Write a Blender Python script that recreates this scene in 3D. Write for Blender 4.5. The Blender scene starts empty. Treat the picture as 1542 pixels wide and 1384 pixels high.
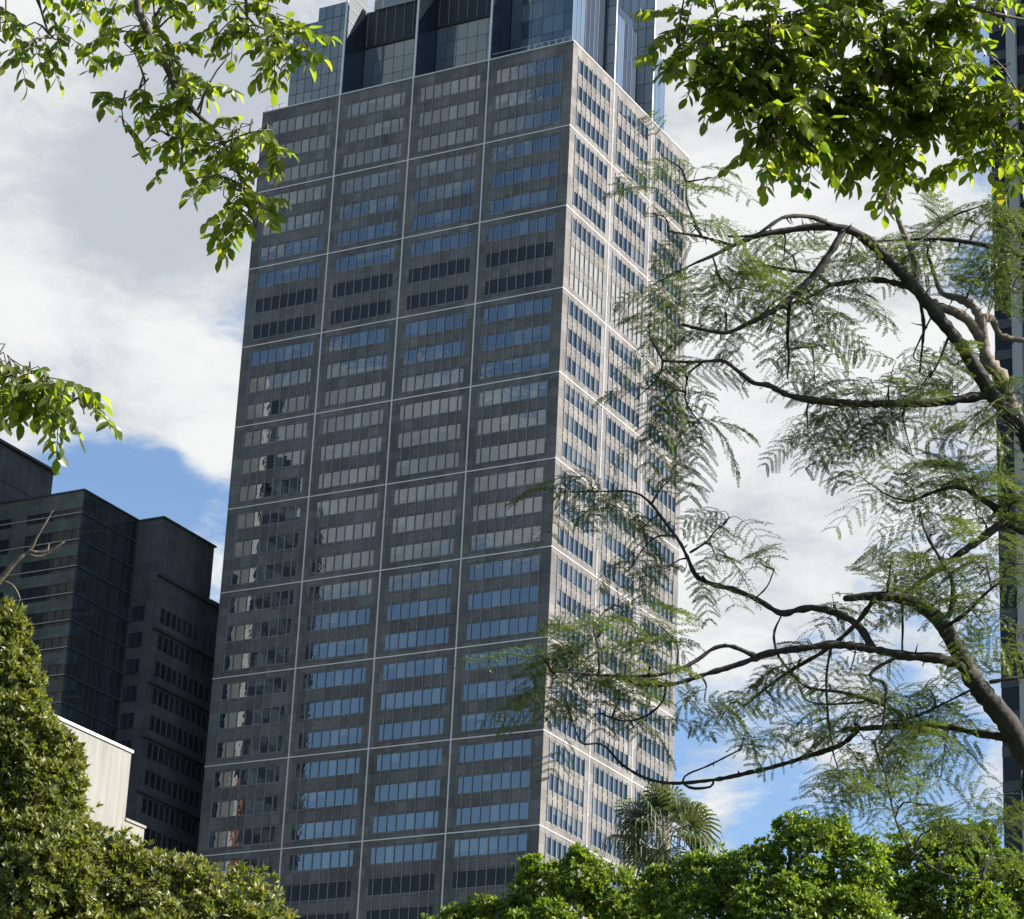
import bpy, math, random
import numpy as np
from mathutils import Vector, Matrix

# ---------------------------------------------------------------- camera, sky, sun
scene = bpy.context.scene
COL = scene.collection
random.seed(7)
rng = np.random.default_rng(11)

FPX = 4311.25                       # focal length in pixels of the 1542 px wide photograph
YAW, PITCH, ROLL = -0.514507, 0.381962, 0.049488   # yaw = turn of the street grid against the view
CAM = np.array([0.0, 0.0, 1.6])
FW = np.array([0.0, math.cos(PITCH), math.sin(PITCH)])
_r = np.array([1.0, 0.0, 0.0]); _u = np.cross(_r, FW)
RT = _r * math.cos(ROLL) + _u * math.sin(ROLL)
UP = -_r * math.sin(ROLL) + _u * math.cos(ROLL)

def ray(px, py):
    d = FW + RT * (px - 771) / FPX - UP * (py - 692) / FPX
    return d / np.linalg.norm(d)

def at(px, py, dist):               # a point seen in direction px,py at a real distance
    return CAM + ray(px, py) * dist

cam = bpy.data.cameras.new("camera")
cam.sensor_width = 36.0
cam.sensor_fit = 'HORIZONTAL'
cam.lens = 36.0 * FPX / 1542.0
cam.clip_start = 0.1
cam.clip_end = 9000
camo = bpy.data.objects.new("camera", cam)
COL.objects.link(camo)
m = Matrix.Identity(4)
for i in range(3):
    m[i][0] = RT[i]; m[i][1] = UP[i]; m[i][2] = -FW[i]; m[i][3] = CAM[i]
camo.matrix_world = m
scene.camera = camo

SUN_AZ, SUN_EL = math.radians(97), math.radians(37)
SUN_DIR = Vector((math.sin(SUN_AZ) * math.cos(SUN_EL), math.cos(SUN_AZ) * math.cos(SUN_EL), math.sin(SUN_EL)))
sun = bpy.data.lights.new("sun", 'SUN')
sun.energy = 5.0
sun.angle = math.radians(0.53)
sun.color = (1.0, 0.94, 0.85)
suno = bpy.data.objects.new("sun", sun)
COL.objects.link(suno)
suno.rotation_euler = SUN_DIR.to_track_quat('Z', 'Y').to_euler()
suno.location = (200, 100, 400)

vs = scene.view_settings
vs.view_transform = 'Standard'
vs.look = 'None'
vs.exposure = 1.42
vs.gamma = 1.0
scene.cycles.max_bounces = 6
scene.cycles.diffuse_bounces = 2
scene.cycles.glossy_bounces = 3
scene.cycles.transmission_bounces = 4
scene.cycles.transparent_max_bounces = 6

def azel(az, el):
    az = math.radians(az); el = math.radians(el)
    return (math.sin(az) * math.cos(el), math.cos(az) * math.cos(el), math.sin(el))

class NT:                            # small helper for node trees
    def __init__(self, tree):
        self.t = tree; self.n = tree.nodes; self.l = tree.links
    def node(self, kind, **kw):
        n = self.n.new(kind)
        for k, v in kw.items(): setattr(n, k, v)
        return n
    def put(self, sock, val):
        if isinstance(val, bpy.types.NodeSocket): self.l.new(val, sock)
        else: sock.default_value = val
    def math(self, op, a, b=0.0, clamp=False):
        n = self.node('ShaderNodeMath', operation=op, use_clamp=clamp)
        self.put(n.inputs[0], a); self.put(n.inputs[1], b)
        return n.outputs[0]
    def vmath(self, op, a, b=(0, 0, 0)):
        n = self.node('ShaderNodeVectorMath', operation=op)
        self.put(n.inputs[0], a); self.put(n.inputs[1], b)
        return n
    def maprange(self, v, a, b, c, d, smooth=True):
        n = self.node('ShaderNodeMapRange', interpolation_type='SMOOTHSTEP' if smooth else 'LINEAR')
        self.put(n.inputs['Value'], v)
        for k, x in zip(('From Min', 'From Max', 'To Min', 'To Max'), (a, b, c, d)): self.put(n.inputs[k], x)
        return n.outputs['Result']
    def noise(self, vec, scale, detail=4, rough=0.5, dist=0.0, color=False):
        n = self.node('ShaderNodeTexNoise')
        if vec is not None: self.put(n.inputs['Vector'], vec)
        self.put(n.inputs['Scale'], scale); self.put(n.inputs['Detail'], detail)
        self.put(n.inputs['Roughness'], rough); self.put(n.inputs['Distortion'], dist)
        return n.outputs['Color' if color else 'Fac']
    def mix(self, f, a, b, blend='MIX'):
        n = self.node('ShaderNodeMix', data_type='RGBA', blend_type=blend)
        self.put(n.inputs['Factor'], f)
        self.put(n.inputs[6], a); self.put(n.inputs[7], b)
        return n.outputs[2]

def rgb(*c): return (c[0], c[1], c[2], 1.0)

world = bpy.data.worlds.new("World")
scene.world = world
world.use_nodes = True
W = NT(world.node_tree)
W.n.clear()
out = W.node('ShaderNodeOutputWorld')
bg = W.node('ShaderNodeBackground')
W.l.new(bg.outputs[0], out.inputs[0])
sky = W.node('ShaderNodeTexSky', sky_type='NISHITA')
sky.sun_disc = False
sky.sun_elevation = SUN_EL
sky.sun_rotation = SUN_AZ
sky.air_density = 1.0
sky.dust_density = 0.15
sky.ozone_density = 2.6
SKY_STRENGTH = 0.071
tc = W.node('ShaderNodeTexCoord')
D = tc.outputs['Generated']
sep = W.node('ShaderNodeSeparateXYZ'); W.l.new(D, sep.inputs[0])
Dx, Dy, Dz = sep.outputs
# clouds lie on a flat layer overhead: noise in the layer's plane
den = W.math('ADD', W.math('ABSOLUTE', Dz), 0.22)
pl = W.node('ShaderNodeCombineXYZ')
W.put(pl.inputs[0], W.math('DIVIDE', Dx, den)); W.put(pl.inputs[1], W.math('DIVIDE', Dy, den))
P = W.vmath('ADD', pl.outputs[0], (3.1, 1.7, 0.0)).outputs[0]
warp = W.noise(P, 5.0, 3, 0.55, color=True)
wv = W.vmath('SCALE', W.vmath('SUBTRACT', warp, (0.5, 0.5, 0.5)).outputs[0]); wv.inputs['Scale'].default_value = 0.10
P2 = W.vmath('ADD', P, wv.outputs[0]).outputs[0]
n1 = W.noise(P2, 5.5, 9, 0.62)
n2 = W.math('ADD', W.noise(P2, 2.2, 3, 0.5), W.math('MULTIPLY', W.math('SUBTRACT', W.noise(P2, 21.0, 7, 0.65), 0.5), 0.9))

def blobs(items, base):
    acc = base
    for d, r, w in items:
        dist = W.vmath('DISTANCE', D, d).outputs['Value']
        acc = W.math('ADD', acc, W.maprange(dist, 0.0, r, w, 0.0))
    return acc
def pr(px, py): return tuple(ray(px, py))
# cloud cover where the photograph has it, gaps of blue where it has those
cover = [
    (pr(120, 150), 0.16, 0.55), (pr(100, 480), 0.085, 0.40), (pr(280, 560), 0.035, 0.30),
    (pr(330, 690), 0.028, 0.34), (pr(330, 840), 0.024, 0.30),
    (pr(200, 750), 0.032, -0.56), (pr(120, 705), 0.026, -0.25), (pr(255, 690), 0.010, -0.25), (pr(300, 900), 0.022, -0.2),
    (pr(1200, 600), 0.14, 0.60), (pr(1050, 150), 0.12, 0.5), (pr(1080, 1020), 0.045, 0.22),
    (pr(1475, 415), 0.022, -0.62), (pr(1120, 415), 0.024, -0.45),
    (pr(1170, 1240), 0.026, -0.48), (pr(1300, 1245), 0.028, -0.30), (pr(1420, 1120), 0.026, -0.52), (pr(1485, 960), 0.012, -0.2),
    (pr(1360, 1010), 0.016, -0.25), (pr(1080, 1230), 0.03, 0.25), (pr(1490, 1180), 0.014, 0.3),
    # the sky behind the viewer that the shaded glass mirrors
    (azel(243, 21.3), 0.075, 1.15), (azel(238, 21.3), 0.07, 0.8), (azel(248, 21.5), 0.06, 0.5),
    (azel(241, 28.6), 0.07, 0.85), (azel(246, 27.6), 0.065, 0.95), (azel(234, 29), 0.05, 0.45), (azel(57, 20), 0.42, -0.7),
    (azel(239, 15.2), 0.075, -0.9), (azel(247, 14.5), 0.065, -0.7), (azel(239, 24.9), 0.035, -0.9), (azel(243, 24.7), 0.02, -0.5),
]
bias = W.maprange(Dy, -0.3, 0.5, -0.30, 0.03)
density = blobs(cover, W.math('ADD', W.math('ADD', W.math('MULTIPLY', n1, 2.3), W.math('MULTIPLY', n2, 0.6)), W.math('ADD', bias, -0.955)))
alpha = W.maprange(density, 0.40, 0.86, 0.0, 1.0)
alpha = W.math('MULTIPLY', alpha, W.maprange(Dz, -0.02, 0.08, 0.0, 1.0))
# thick cloud is greyer, thin bright rims are white
thick = blobs([(pr(200, 180), 0.09, 0.45), (pr(350, 100), 0.05, 0.25), (pr(40, 430), 0.035, -0.3), (pr(270, 560), 0.03, -0.4), (pr(340, 720), 0.03, -0.3),
               (pr(1250, 540), 0.05, 0.12), (pr(1180, 700), 0.04, -0.25), (pr(1150, 880), 0.03, 0.22), (pr(1050, 1100), 0.05, 0.12), (pr(1100, 300), 0.05, -0.3),
               (azel(242, 21.0), 0.10, 0.05), (azel(243, 28.5), 0.08, 0.25)],
              W.math('ADD', W.math('MULTIPLY', W.noise(P2, 6.0, 8, 0.64), 2.7), -0.93))
grey = W.maprange(thick, 0.15, 1.0, 0.0, 1.0)
ccol = W.mix(grey, rgb(0.338, 0.345, 0.342), rgb(0.203, 0.221, 0.244))
back = W.maprange(Dy, -0.35, 0.25, 0.95, 1.0)      # clouds away from the sun side are dimmer
cs = W.vmath('SCALE', ccol); W.put(cs.inputs['Scale'], back)
bluesky = W.vmath('SCALE', sky.outputs[0]); bluesky.inputs['Scale'].default_value = SKY_STRENGTH
final = W.mix(alpha, bluesky.outputs[0], cs.outputs[0])
W.put(bg.inputs[0], final)
bg.inputs[1].default_value = 1.0

# ---------------------------------------------------------------- mesh helpers
class MB:
    def __init__(self): self.v = []; self.f = []; self.m = []
    def quad(self, a, b, c, d, m=0):
        i = len(self.v); self.v += [tuple(a), tuple(b), tuple(c), tuple(d)]
        self.f.append((i, i + 1, i + 2, i + 3)); self.m.append(m)
    def box(self, x0, y0, z0, x1, y1, z1, m=0):
        i = len(self.v)
        self.v += [(x0, y0, z0), (x1, y0, z0), (x1, y1, z0), (x0, y1, z0), (x0, y0, z1), (x1, y0, z1), (x1, y1, z1), (x0, y1, z1)]
        for q in ((0, 3, 2, 1), (4, 5, 6, 7), (0, 1, 5, 4), (1, 2, 6, 5), (2, 3, 7, 6), (3, 0, 4, 7)):
            self.f.append(tuple(i + k for k in q)); self.m.append(m)
    def prism(self, pts, off, m=0):      # polygon swept by a vector
        n = len(pts); i = len(self.v)
        self.v += [tuple(p) for p in pts] + [tuple(np.add(p, off)) for p in pts]
        self.f.append(tuple(range(i + n - 1, i - 1, -1))); self.m.append(m)
        self.f.append(tuple(range(i + n, i + 2 * n))); self.m.append(m)
        for k in range(n):
            j = (k + 1) % n
            self.f.append((i + k, i + j, i + n + j, i + n + k)); self.m.append(m)
    def build(self, name, mats, parent=None):
        me = bpy.data.meshes.new(name)
        me.from_pydata(self.v, [], self.f)
        if not isinstance(mats, (list, tuple)): mats = [mats]
        for x in mats: me.materials.append(x)
        if len(mats) > 1: me.polygons.foreach_set('material_index', self.m)
        me.update()
        return link(name, me, parent)

def link(name, me, parent=None):
    o = bpy.data.objects.new(name, me); COL.objects.link(o)
    if parent is not None: o.parent = parent
    return o

def quads_mesh(name, V, Q, mat, parent=None, smooth=False, origin=None):
    V = np.asarray(V, dtype=np.float32).reshape(-1, 3); Q = np.asarray(Q, dtype=np.int32).reshape(-1, 4)
    if origin is not None: V = V - np.asarray(origin, dtype=np.float32)
    me = bpy.data.meshes.new(name)
    me.vertices.add(len(V)); me.vertices.foreach_set('co', V.ravel())
    me.loops.add(Q.size); me.loops.foreach_set('vertex_index', Q.ravel())
    me.polygons.add(len(Q)); me.polygons.foreach_set('loop_start', np.arange(0, Q.size, 4, dtype=np.int32))
    me.polygons.foreach_set('loop_total', np.full(len(Q), 4, dtype=np.int32))
    if smooth: me.polygons.foreach_set('use_smooth', np.ones(len(Q), dtype=bool))
    me.materials.append(mat)
    me.update(calc_edges=True); me.validate()
    return link(name, me, parent)

def empty(name, loc, rotz=0.0):
    o = bpy.data.objects.new(name, None); COL.objects.link(o)
    o.location = loc; o.rotation_euler = (0, 0, rotz); o.empty_display_size = 0.5
    return o

def tag(o, label=None, cat=None, group=None, kind=None):
    if label: o['label'] = label
    if cat: o['category'] = cat
    if group: o['group'] = group
    if kind: o['kind'] = kind
    return o

# ---------------------------------------------------------------- materials
def new_mat(name):
    mt = bpy.data.materials.new(name); mt.use_nodes = True
    return mt, NT(mt.node_tree), mt.node_tree.nodes['Principled BSDF']

def plain(name, col, rough=0.6, metal=0.0, var=0.12, scale=0.6, spec=0.5):
    mt, N, B = new_mat(name)
    t = N.node('ShaderNodeTexCoord')
    f = N.noise(t.outputs['Object'], scale, 5, 0.6)
    c = N.mix(f, rgb(*[x * (1 - var) for x in col]), rgb(*[min(1, x * (1 + var)) for x in col]))
    N.put(B.inputs['Base Color'], c)
    B.inputs['Roughness'].default_value = rough; B.inputs['Metallic'].default_value = metal
    B.inputs['Specular IOR Level'].default_value = spec
    return mt

def panels(name, col, pw, ph, joint=0.03, var=0.12, rough=0.5, dark=0.45, stain=0.2):
    """stone slabs with joints; u runs round the building, v up"""
    mt, N, B = new_mat(name)
    t = N.node('ShaderNodeTexCoord')
    s = N.node('ShaderNodeSeparateXYZ'); N.l.new(t.outputs['Object'], s.inputs[0])
    c = N.node('ShaderNodeCombineXYZ')
    N.put(c.inputs[0], N.math('ADD', s.outputs[0], s.outputs[1])); N.put(c.inputs[1], s.outputs[2])
    b = N.node('ShaderNodeTexBrick', offset=0.0, squash=1.0)
    N.put(b.inputs['Vector'], c.outputs[0])
    N.put(b.inputs['Scale'], 1.0); N.put(b.inputs['Mortar Size'], joint * 0.5); N.put(b.inputs['Mortar Smooth'], 0.2)
    N.put(b.inputs['Brick Width'], pw); N.put(b.inputs['Row Height'], ph); N.put(b.inputs['Bias'], 0.0)
    N.put(b.inputs['Color1'], rgb(*[x * (1 - var) for x in col])); N.put(b.inputs['Color2'], rgb(*[x * (1 + var) for x in col]))
    N.put(b.inputs['Mortar'], rgb(*[x * dark for x in col]))
    big = N.noise(t.outputs['Object'], 0.12, 6, 0.65)
    mp = N.vmath('MULTIPLY', t.outputs['Object'], (1.0, 1.0, 0.09)).outputs[0]
    fine = N.noise(mp, 1.3, 5, 0.7)
    k = N.math('ADD', N.maprange(big, 0.3, 0.7, 1 - stain, 1 + stain), N.maprange(fine, 0.3, 0.7, -0.13, 0.13))
    sc = N.vmath('SCALE', b.outputs['Color']); N.put(sc.inputs['Scale'], k)
    N.put(B.inputs['Base Color'], sc.outputs[0])
    B.inputs['Roughness'].default_value = rough
    B.inputs['Specular IOR Level'].default_value = 0.18
    return mt

def glass(name, col, ior=2.6, rough=0.02, tint=(1, 1, 1), islandvar=0.6, bump=0.0, blinds=False):
    """mirror-coated office glass: dark body, strong reflection"""
    mt, N, B = new_mat(name)
    g = N.node('ShaderNodeNewGeometry')
    v = N.maprange(g.outputs['Random Per Island'], 0, 1, 1 - islandvar, 1 + islandvar, False)
    c = N.node('ShaderNodeRGB'); c.outputs[0].default_value = rgb(*col)
    s = N.vmath('SCALE', c.outputs[0]); N.put(s.inputs['Scale'], v)
    base = s.outputs[0]
    if blinds:                       # some rooms have pale blinds close behind the glass
        cr = N.node('ShaderNodeValToRGB'); cr.color_ramp.interpolation = 'CONSTANT'
        el = cr.color_ramp.elements
        el[0].position = 0.0; el[0].color = rgb(0, 0, 0); el[1].position = 0.80; el[1].color = rgb(0.030, 0.033, 0.034)
        e3 = el.new(0.92); e3.color = rgb(0.075, 0.078, 0.072)
        N.put(cr.inputs[0], g.outputs['Random Per Island'])
        base = N.vmath('ADD', base, cr.outputs[0]).outputs[0]
    N.put(B.inputs['Base Color'], base)
    B.inputs['IOR'].default_value = ior
    B.inputs['Roughness'].default_value = rough
    B.inputs['Specular Tint'].default_value = rgb(*tint)
    if bump:
        t = N.node('ShaderNodeTexCoord')
        nz = N.noise(t.outputs['Object'], 0.9, 2, 0.5)
        bp = N.node('ShaderNodeBump'); bp.inputs['Strength'].default_value = bump; bp.inputs['Distance'].default_value = 0.02
        N.put(bp.inputs['Height'], nz); N.l.new(bp.outputs[0], B.inputs['Normal'])
    return mt

def leaf_mat(name, cols, rough=0.4, trans=0.4, tcol=None, spec=0.5, pos=None):
    mt, N, B = new_mat(name)
    g = N.node('ShaderNodeNewGeometry')
    cr = N.node('ShaderNodeValToRGB')
    cr.color_ramp.interpolation = 'LINEAR'
    while len(cr.color_ramp.elements) < len(cols): cr.color_ramp.elements.new(0.5)
    for i, c in enumerate(cols):
        cr.color_ramp.elements[i].position = pos[i] if pos else i / (len(cols) - 1)
        cr.color_ramp.elements[i].color = rgb(*c)
    N.l.new(g.outputs['Random Per Island'], cr.inputs[0])
    N.l.new(cr.outputs[0], B.inputs['Base Color'])
    B.inputs['Roughness'].default_value = rough
    B.inputs['Specular IOR Level'].default_value = spec
    if trans > 0:
        T = N.node('ShaderNodeBsdfTranslucent')
        if tcol is None: tcol = (2.2, 2.0, 0.9)
        ml = N.vmath('MULTIPLY', cr.outputs[0], tcol)
        N.l.new(ml.outputs[0], T.inputs[0])
        mx = N.node('ShaderNodeMixShader'); mx.inputs[0].default_value = trans
        N.l.new(B.outputs[0], mx.inputs[1]); N.l.new(T.outputs[0], mx.inputs[2])
        o = [n for n in N.n if n.type == 'OUTPUT_MATERIAL'][0]
        N.l.new(mx.outputs[0], o.inputs[0])
    return mt

def bark(name, a, b, scale=18):
    mt, N, B = new_mat(name)
    t = N.node('ShaderNodeTexCoord')
    f = N.noise(t.outputs['Object'], scale, 6, 0.65, 0.6)
    f2 = N.noise(t.outputs['Object'], scale * 0.25, 4, 0.6)
    c = N.mix(N.maprange(N.math('ADD', N.math('MULTIPLY', f, 0.6), N.math('MULTIPLY', f2, 0.4)), 0.35, 0.65, 0, 1), rgb(*a), rgb(*b))
    N.put(B.inputs['Base Color'], c); B.inputs['Roughness'].default_value = 0.85
    bp = N.node('ShaderNodeBump'); bp.inputs['Strength'].default_value = 0.6; bp.inputs['Distance'].default_value = 0.01
    N.put(bp.inputs['Height'], f); N.l.new(bp.outputs[0], B.inputs['Normal'])
    return mt

M = {}
M['granite'] = panels('grey_brown_granite', (0.151, 0.141, 0.131), 1.316, 1.3, 0.05, 0.20, 0.5, 0.45, 0.22)
M['granite_dark'] = panels('charcoal_granite', (0.084, 0.084, 0.086), 1.6, 1.25, 0.04, 0.10, 0.55, 0.4, 0.2)
M['spandrel'] = panels('pale_green_grey_spandrel', (0.112, 0.122, 0.108), 1.2, 1.8, 0.05, 0.12, 0.4, 0.6, 0.25)
M['metal'] = plain('brushed_aluminium', (0.70, 0.66, 0.61), 0.45, 0.35, 0.05)
M['lilac'] = plain('blue_grey_metal', (0.27, 0.275, 0.31), 0.45, 0.2, 0.1, 0.5)  # flat blue-grey put in for sky mirrored by the polished right-face uprights
M['fin'] = plain('mullion_metal', (0.27, 0.275, 0.28), 0.4, 0.15, 0.06)
M['glass'] = glass('tower_window_glass', (0.012, 0.016, 0.019), 2.62, 0.015, (0.86, 0.96, 1.0), 0.7, 0.22, True)
M['blind'] = glass('tower_glass_over_blind', (0.085, 0.087, 0.080), 2.62, 0.015, (0.86, 0.96, 1.0), 0.35, 0.22)
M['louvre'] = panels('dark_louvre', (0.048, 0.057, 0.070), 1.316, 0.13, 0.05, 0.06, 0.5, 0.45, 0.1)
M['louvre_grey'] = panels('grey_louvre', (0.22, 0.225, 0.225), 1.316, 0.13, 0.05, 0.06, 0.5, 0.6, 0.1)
M['crown_glass'] = glass('crown_glass', (0.12, 0.145, 0.155), 2.1, 0.06, (0.85, 0.97, 1.0), 0.25, 0.15)
M['crown_panel'] = glass('crown_lightened_glass', (0.36, 0.40, 0.45), 1.8, 0.12, (1, 1, 1), 0.15)  # paler copy of the crown glass, colour raised to offset the recess shade
M['crown_mid'] = glass('crown_mid_glass', (0.085, 0.105, 0.12), 2.2, 0.05, (0.85, 0.97, 1.0), 0.5, 0.3)
M['crown_dark'] = glass('crown_navy_glass', (0.026, 0.034, 0.050), 1.6, 0.10, (1, 1, 1), 0.2)
M['crown_blue'] = glass('crown_blue_glass', (0.085, 0.115, 0.155), 2.3, 0.06, (0.95, 0.97, 1.0), 0.15, 0.1)
M['frost'] = plain('frosted_glass_blade', (0.15, 0.165, 0.175), 0.3, 0.0, 0.06)
M['joint'] = plain('dark_seal', (0.035, 0.04, 0.045), 0.5, 0.0, 0.1)
M['dark_glass'] = glass('dark_curtain_glass', (0.020, 0.024, 0.027), 1.75, 0.05, (1, 1, 1), 0.6, 0.2)
M['cream'] = panels('cream_render', (0.220, 0.215, 0.196), 2.6, 9.0, 0.04, 0.03, 0.85, 0.8, 0.05)
M['navy'] = glass('navy_curtain_glass', (0.013, 0.013, 0.014), 1.34, 0.12, (1, 1, 1), 0.6, 0.2)
M['black'] = plain('black_glass_wall', (0.012, 0.013, 0.015), 0.5, 0.0, 0.3, 0.3, 0.2)
M['slate'] = plain('slate_spandrel', (0.046, 0.048, 0.053), 0.45, 0.0, 0.15, 0.4)
M['grey_wall'] = plain('weathered_grey_wall', (0.13, 0.13, 0.125), 0.8, 0.0, 0.2, 0.2)
M['char'] = plain('charcoal_spandrel', (0.052, 0.051, 0.052), 0.55, 0.0, 0.2, 0.4)
M['concrete'] = plain('pale_concrete', (0.36, 0.35, 0.34), 0.75, 0.0, 0.1, 0.8)
M['white_stone'] = plain('white_stone', (0.75, 0.74, 0.70), 0.7, 0.0, 0.05, 0.5)
M['orange'] = plain('orange_panel', (0.26, 0.085, 0.03), 0.6, 0.0, 0.1, 0.5)

# ---------------------------------------------------------------- the setting
mt, N, B = new_mat('park_lawn')
t = N.node('ShaderNodeTexCoord')
f = N.noise(t.outputs['Object'], 0.7, 6, 0.65)
f2 = N.noise(t.outputs['Object'], 0.03, 3, 0.5)
N.put(B.inputs['Base Color'], N.mix(f2, N.mix(f, rgb(0.02, 0.036, 0.012), rgb(0.045, 0.07, 0.022)), rgb(0.05, 0.055, 0.04)))
B.inputs['Roughness'].default_value = 0.9
g = MB(); S = 6000
g.quad((-S, -S, 0), (S, -S, 0), (S, S, 0), (-S, S, 0))
tag(g.build('ground', mt), kind='structure')

# ---------------------------------------------------------------- the granite tower
Z9 = 87.787                      # height of the lowest full white course above the ground
MOD, FL = 1.316, 3.9             # window module, storey height
TH = 3 * FL                      # three storeys between white courses
ZTOP = Z9 + 8 * TH + 12.676
CORNER = (5.39, 329.81, 0.0)
LBAY = [12.72, 11.718, 11.718, 12.72]; LW = sum(LBAY)
RBAY = [12.065, 11.697, 12.05]; RW = sum(RBAY)

tower = empty('office_tower', CORNER, YAW)
tag(tower, 'tall grey granite tower with white grid lines and a stepped glass crown', 'office tower')

def PL(u, v, w): return (u - LW, -w, v)       # left face: u from the far left corner, w outward
def PR(u, v, w): return (w, u, v)             # right face: u from the near corner

floors = []                       # (bottom height, louvre?)
for k in range(30):
    mod, r = divmod(k, 3)         # module 0 is the topmost
    base = Z9 + (8 - mod) * TH
    z = base + (2 - r) * FL
    floors.append((z, (mod in (2, 9)) and r >= 1))
WIN0, WIN1, REC = 0.93, 2.985, 0.06

def spans(face):
    res = []; u = 0.0
    if face == 'L':
        for i, b in enumerate(LBAY):
            if i == 0: a0 = u + 1.60; res.append((u, u + b, a0, a0 + 7.5 * MOD, [a0 + k * MOD for k in range(8)]))
            elif i == 3: a0 = u + 1.25; res.append((u, u + b, a0, a0 + 7.5 * MOD, [a0 + (k + .5) * MOD for k in range(8)]))
            else:
                a0 = u + (b - 7 * MOD) / 2; res.append((u, u + b, a0, a0 + 7 * MOD, [a0 + (k + .5) * MOD for k in range(7)]))
            u += b
    else:
        for i, b in enumerate(RBAY):
            a0 = u + (1.60 if i == 0 else 1.25)
            res.append((u, u + b, a0, a0 + 7 * MOD, [a0 + k * MOD for k in range(8)])); u += b
    return res

clad = MB()
def facade(P, sp):
    lo = 0.0
    for (u0, u1, a0, a1, fins) in sp:
        prev = None
        ztop = ZTOP
        for (z, lv) in floors:
            w0, w1 = z + WIN0, z + WIN1
            clad.quad(P(u0, w1, 0), P(u1, w1, 0), P(u1, ztop, 0), P(u0, ztop, 0))
            clad.quad(P(u0, w0, 0), P(a0, w0, 0), P(a0, w1, 0), P(u0, w1, 0))
            clad.quad(P(a1, w0, 0), P(u1, w0, 0), P(u1, w1, 0), P(a1, w1, 0))
            for q in (((a0, w0), (a1, w0)), ((a1, w0), (a1, w1)), ((a1, w1), (a0, w1)), ((a0, w1), (a0, w0))):
                (p, q2), (r, s2) = q
                clad.quad(P(p, q2, 0), P(r, s2, 0), P(r, s2, -REC - 0.05), P(p, q2, -REC - 0.05))
            ztop = w0
        clad.quad(P(u0, lo, 0), P(u1, lo, 0), P(u1, ztop, 0), P(u0, ztop, 0))
facade(PL, spans('L')); facade(PR, spans('R'))
clad.quad((-LW, 0, 0), (-LW, RW, 0), (-LW, RW, ZTOP), (-LW, 0, ZTOP))      # hidden side and rear walls
clad.quad((-LW, RW, 0), (0, RW, 0), (0, RW, ZTOP), (-LW, RW, ZTOP))
clad.quad((-LW, 0, ZTOP - 0.9), (0, 0, ZTOP - 0.9), (0, RW, ZTOP - 0.9), (-LW, RW, ZTOP - 0.9))
clad.build('granite_cladding', M['granite'], tower)

def pane(mb, P, u0, u1, v0, v1, w, wob=0.0011, blind=None):
    a, b = rng.normal(0, wob), rng.normal(0, wob)
    uc, vc = (u0 + u1) / 2, (v0 + v1) / 2
    if blind is None:
        mb.quad(*[P(u, v, w + a * (u - uc) + b * (v - vc)) for u, v in ((u0, v0), (u1, v0), (u1, v1), (u0, v1))])
    else:                            # a roller blind let down behind the upper part of the pane
        for p, q, mi in ((v0, blind, 0), (blind, v1, 1)):
            mb.quad(*[P(u, v, w + a * (u - uc) + b * (v - vc)) for u, v in ((u0, p), (u1, p), (u1, q), (u0, q))], mi)

def pbox(mb, P, u0, u1, v0, v1, w0, w1, mi=0):
    p, q = P(u0, v0, w0), P(u1, v1, w1)
    mb.box(*[min(a, b) for a, b in zip(p, q)], *[max(a, b) for a, b in zip(p, q)], mi)

def window(P, sp, z, lv, glassmb, finmb, face, pos):
    (u0, u1, a0, a1, fins) = sp
    e = sorted(set([a0, a1] + [x for x in fins if a0 < x < a1]))
    for i in range(len(e) - 1):
        if i == 0 or rng.uniform() < 0.35: drop = rng.uniform(0.15, 0.9) if rng.uniform() < 0.22 else None
        pane(glassmb, P, e[i], e[i + 1], z + WIN0, z + WIN1, -REC, 0.0 if lv else 0.0011, None if lv or drop is None else z + WIN1 - drop * (WIN1 - WIN0))
    # upright fins, one storey tall, broken by a small gap at each floor
    d = 0.10 if face == 'L' else 0.125; fw2 = 0.032 if face == 'L' else 0.042
    for x in fins:
        lo_ = 0.06 if pos == 2 else 0.76; hi_ = (0.08 if face == 'L' else 0.30) if pos == 0 else 0.86
        pbox(finmb, P, x - fw2, x + fw2, z + WIN0 - lo_, z + WIN1 + hi_, -REC + 0.01, d)
    pbox(finmb, P, a0, a1, z + WIN0, z + WIN0 + 0.05, -REC + 0.012, -0.02)

spL, spR = spans('L'), spans('R')
n_win = 0
rest_g, rest_f, rl_g = MB(), MB(), MB()
for fi, (z, lv) in enumerate(floors):
    for bi, sp in enumerate(spL):
        gm, fm = MB(), MB()
        if lv:
            window(PL, sp, z, lv, gm, fm, 'L', fi % 3)
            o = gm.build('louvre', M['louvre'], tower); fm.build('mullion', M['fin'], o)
        elif n_win < 100 and not (fi > 25 and bi == 0):
            window(PL, sp, z, lv, gm, fm, 'L', fi % 3); n_win += 1
            o = gm.build('window', [M['glass'], M['blind']], tower); fm.build('mullion', M['fin'], o)
        else: window(PL, sp, z, lv, rest_g, rest_f, 'L', fi % 3)
    for sp in spR:
        if lv:
            gm, fm = MB(), MB()
            window(PR, sp, z, lv, gm, fm, 'R', fi % 3)
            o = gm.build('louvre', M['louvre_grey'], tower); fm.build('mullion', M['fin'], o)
            o['label'] = 'grey louvred strip in the sunlit face'
        else: window(PR, sp, z, lv, rest_g, rest_f, 'R', fi % 3)
o = rest_g.build('window', [M['glass'], M['blind']], tower); tag(o, kind='stuff')
of = rest_f.build('mullion', M['fin'], o); tag(of, kind='stuff')

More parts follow.
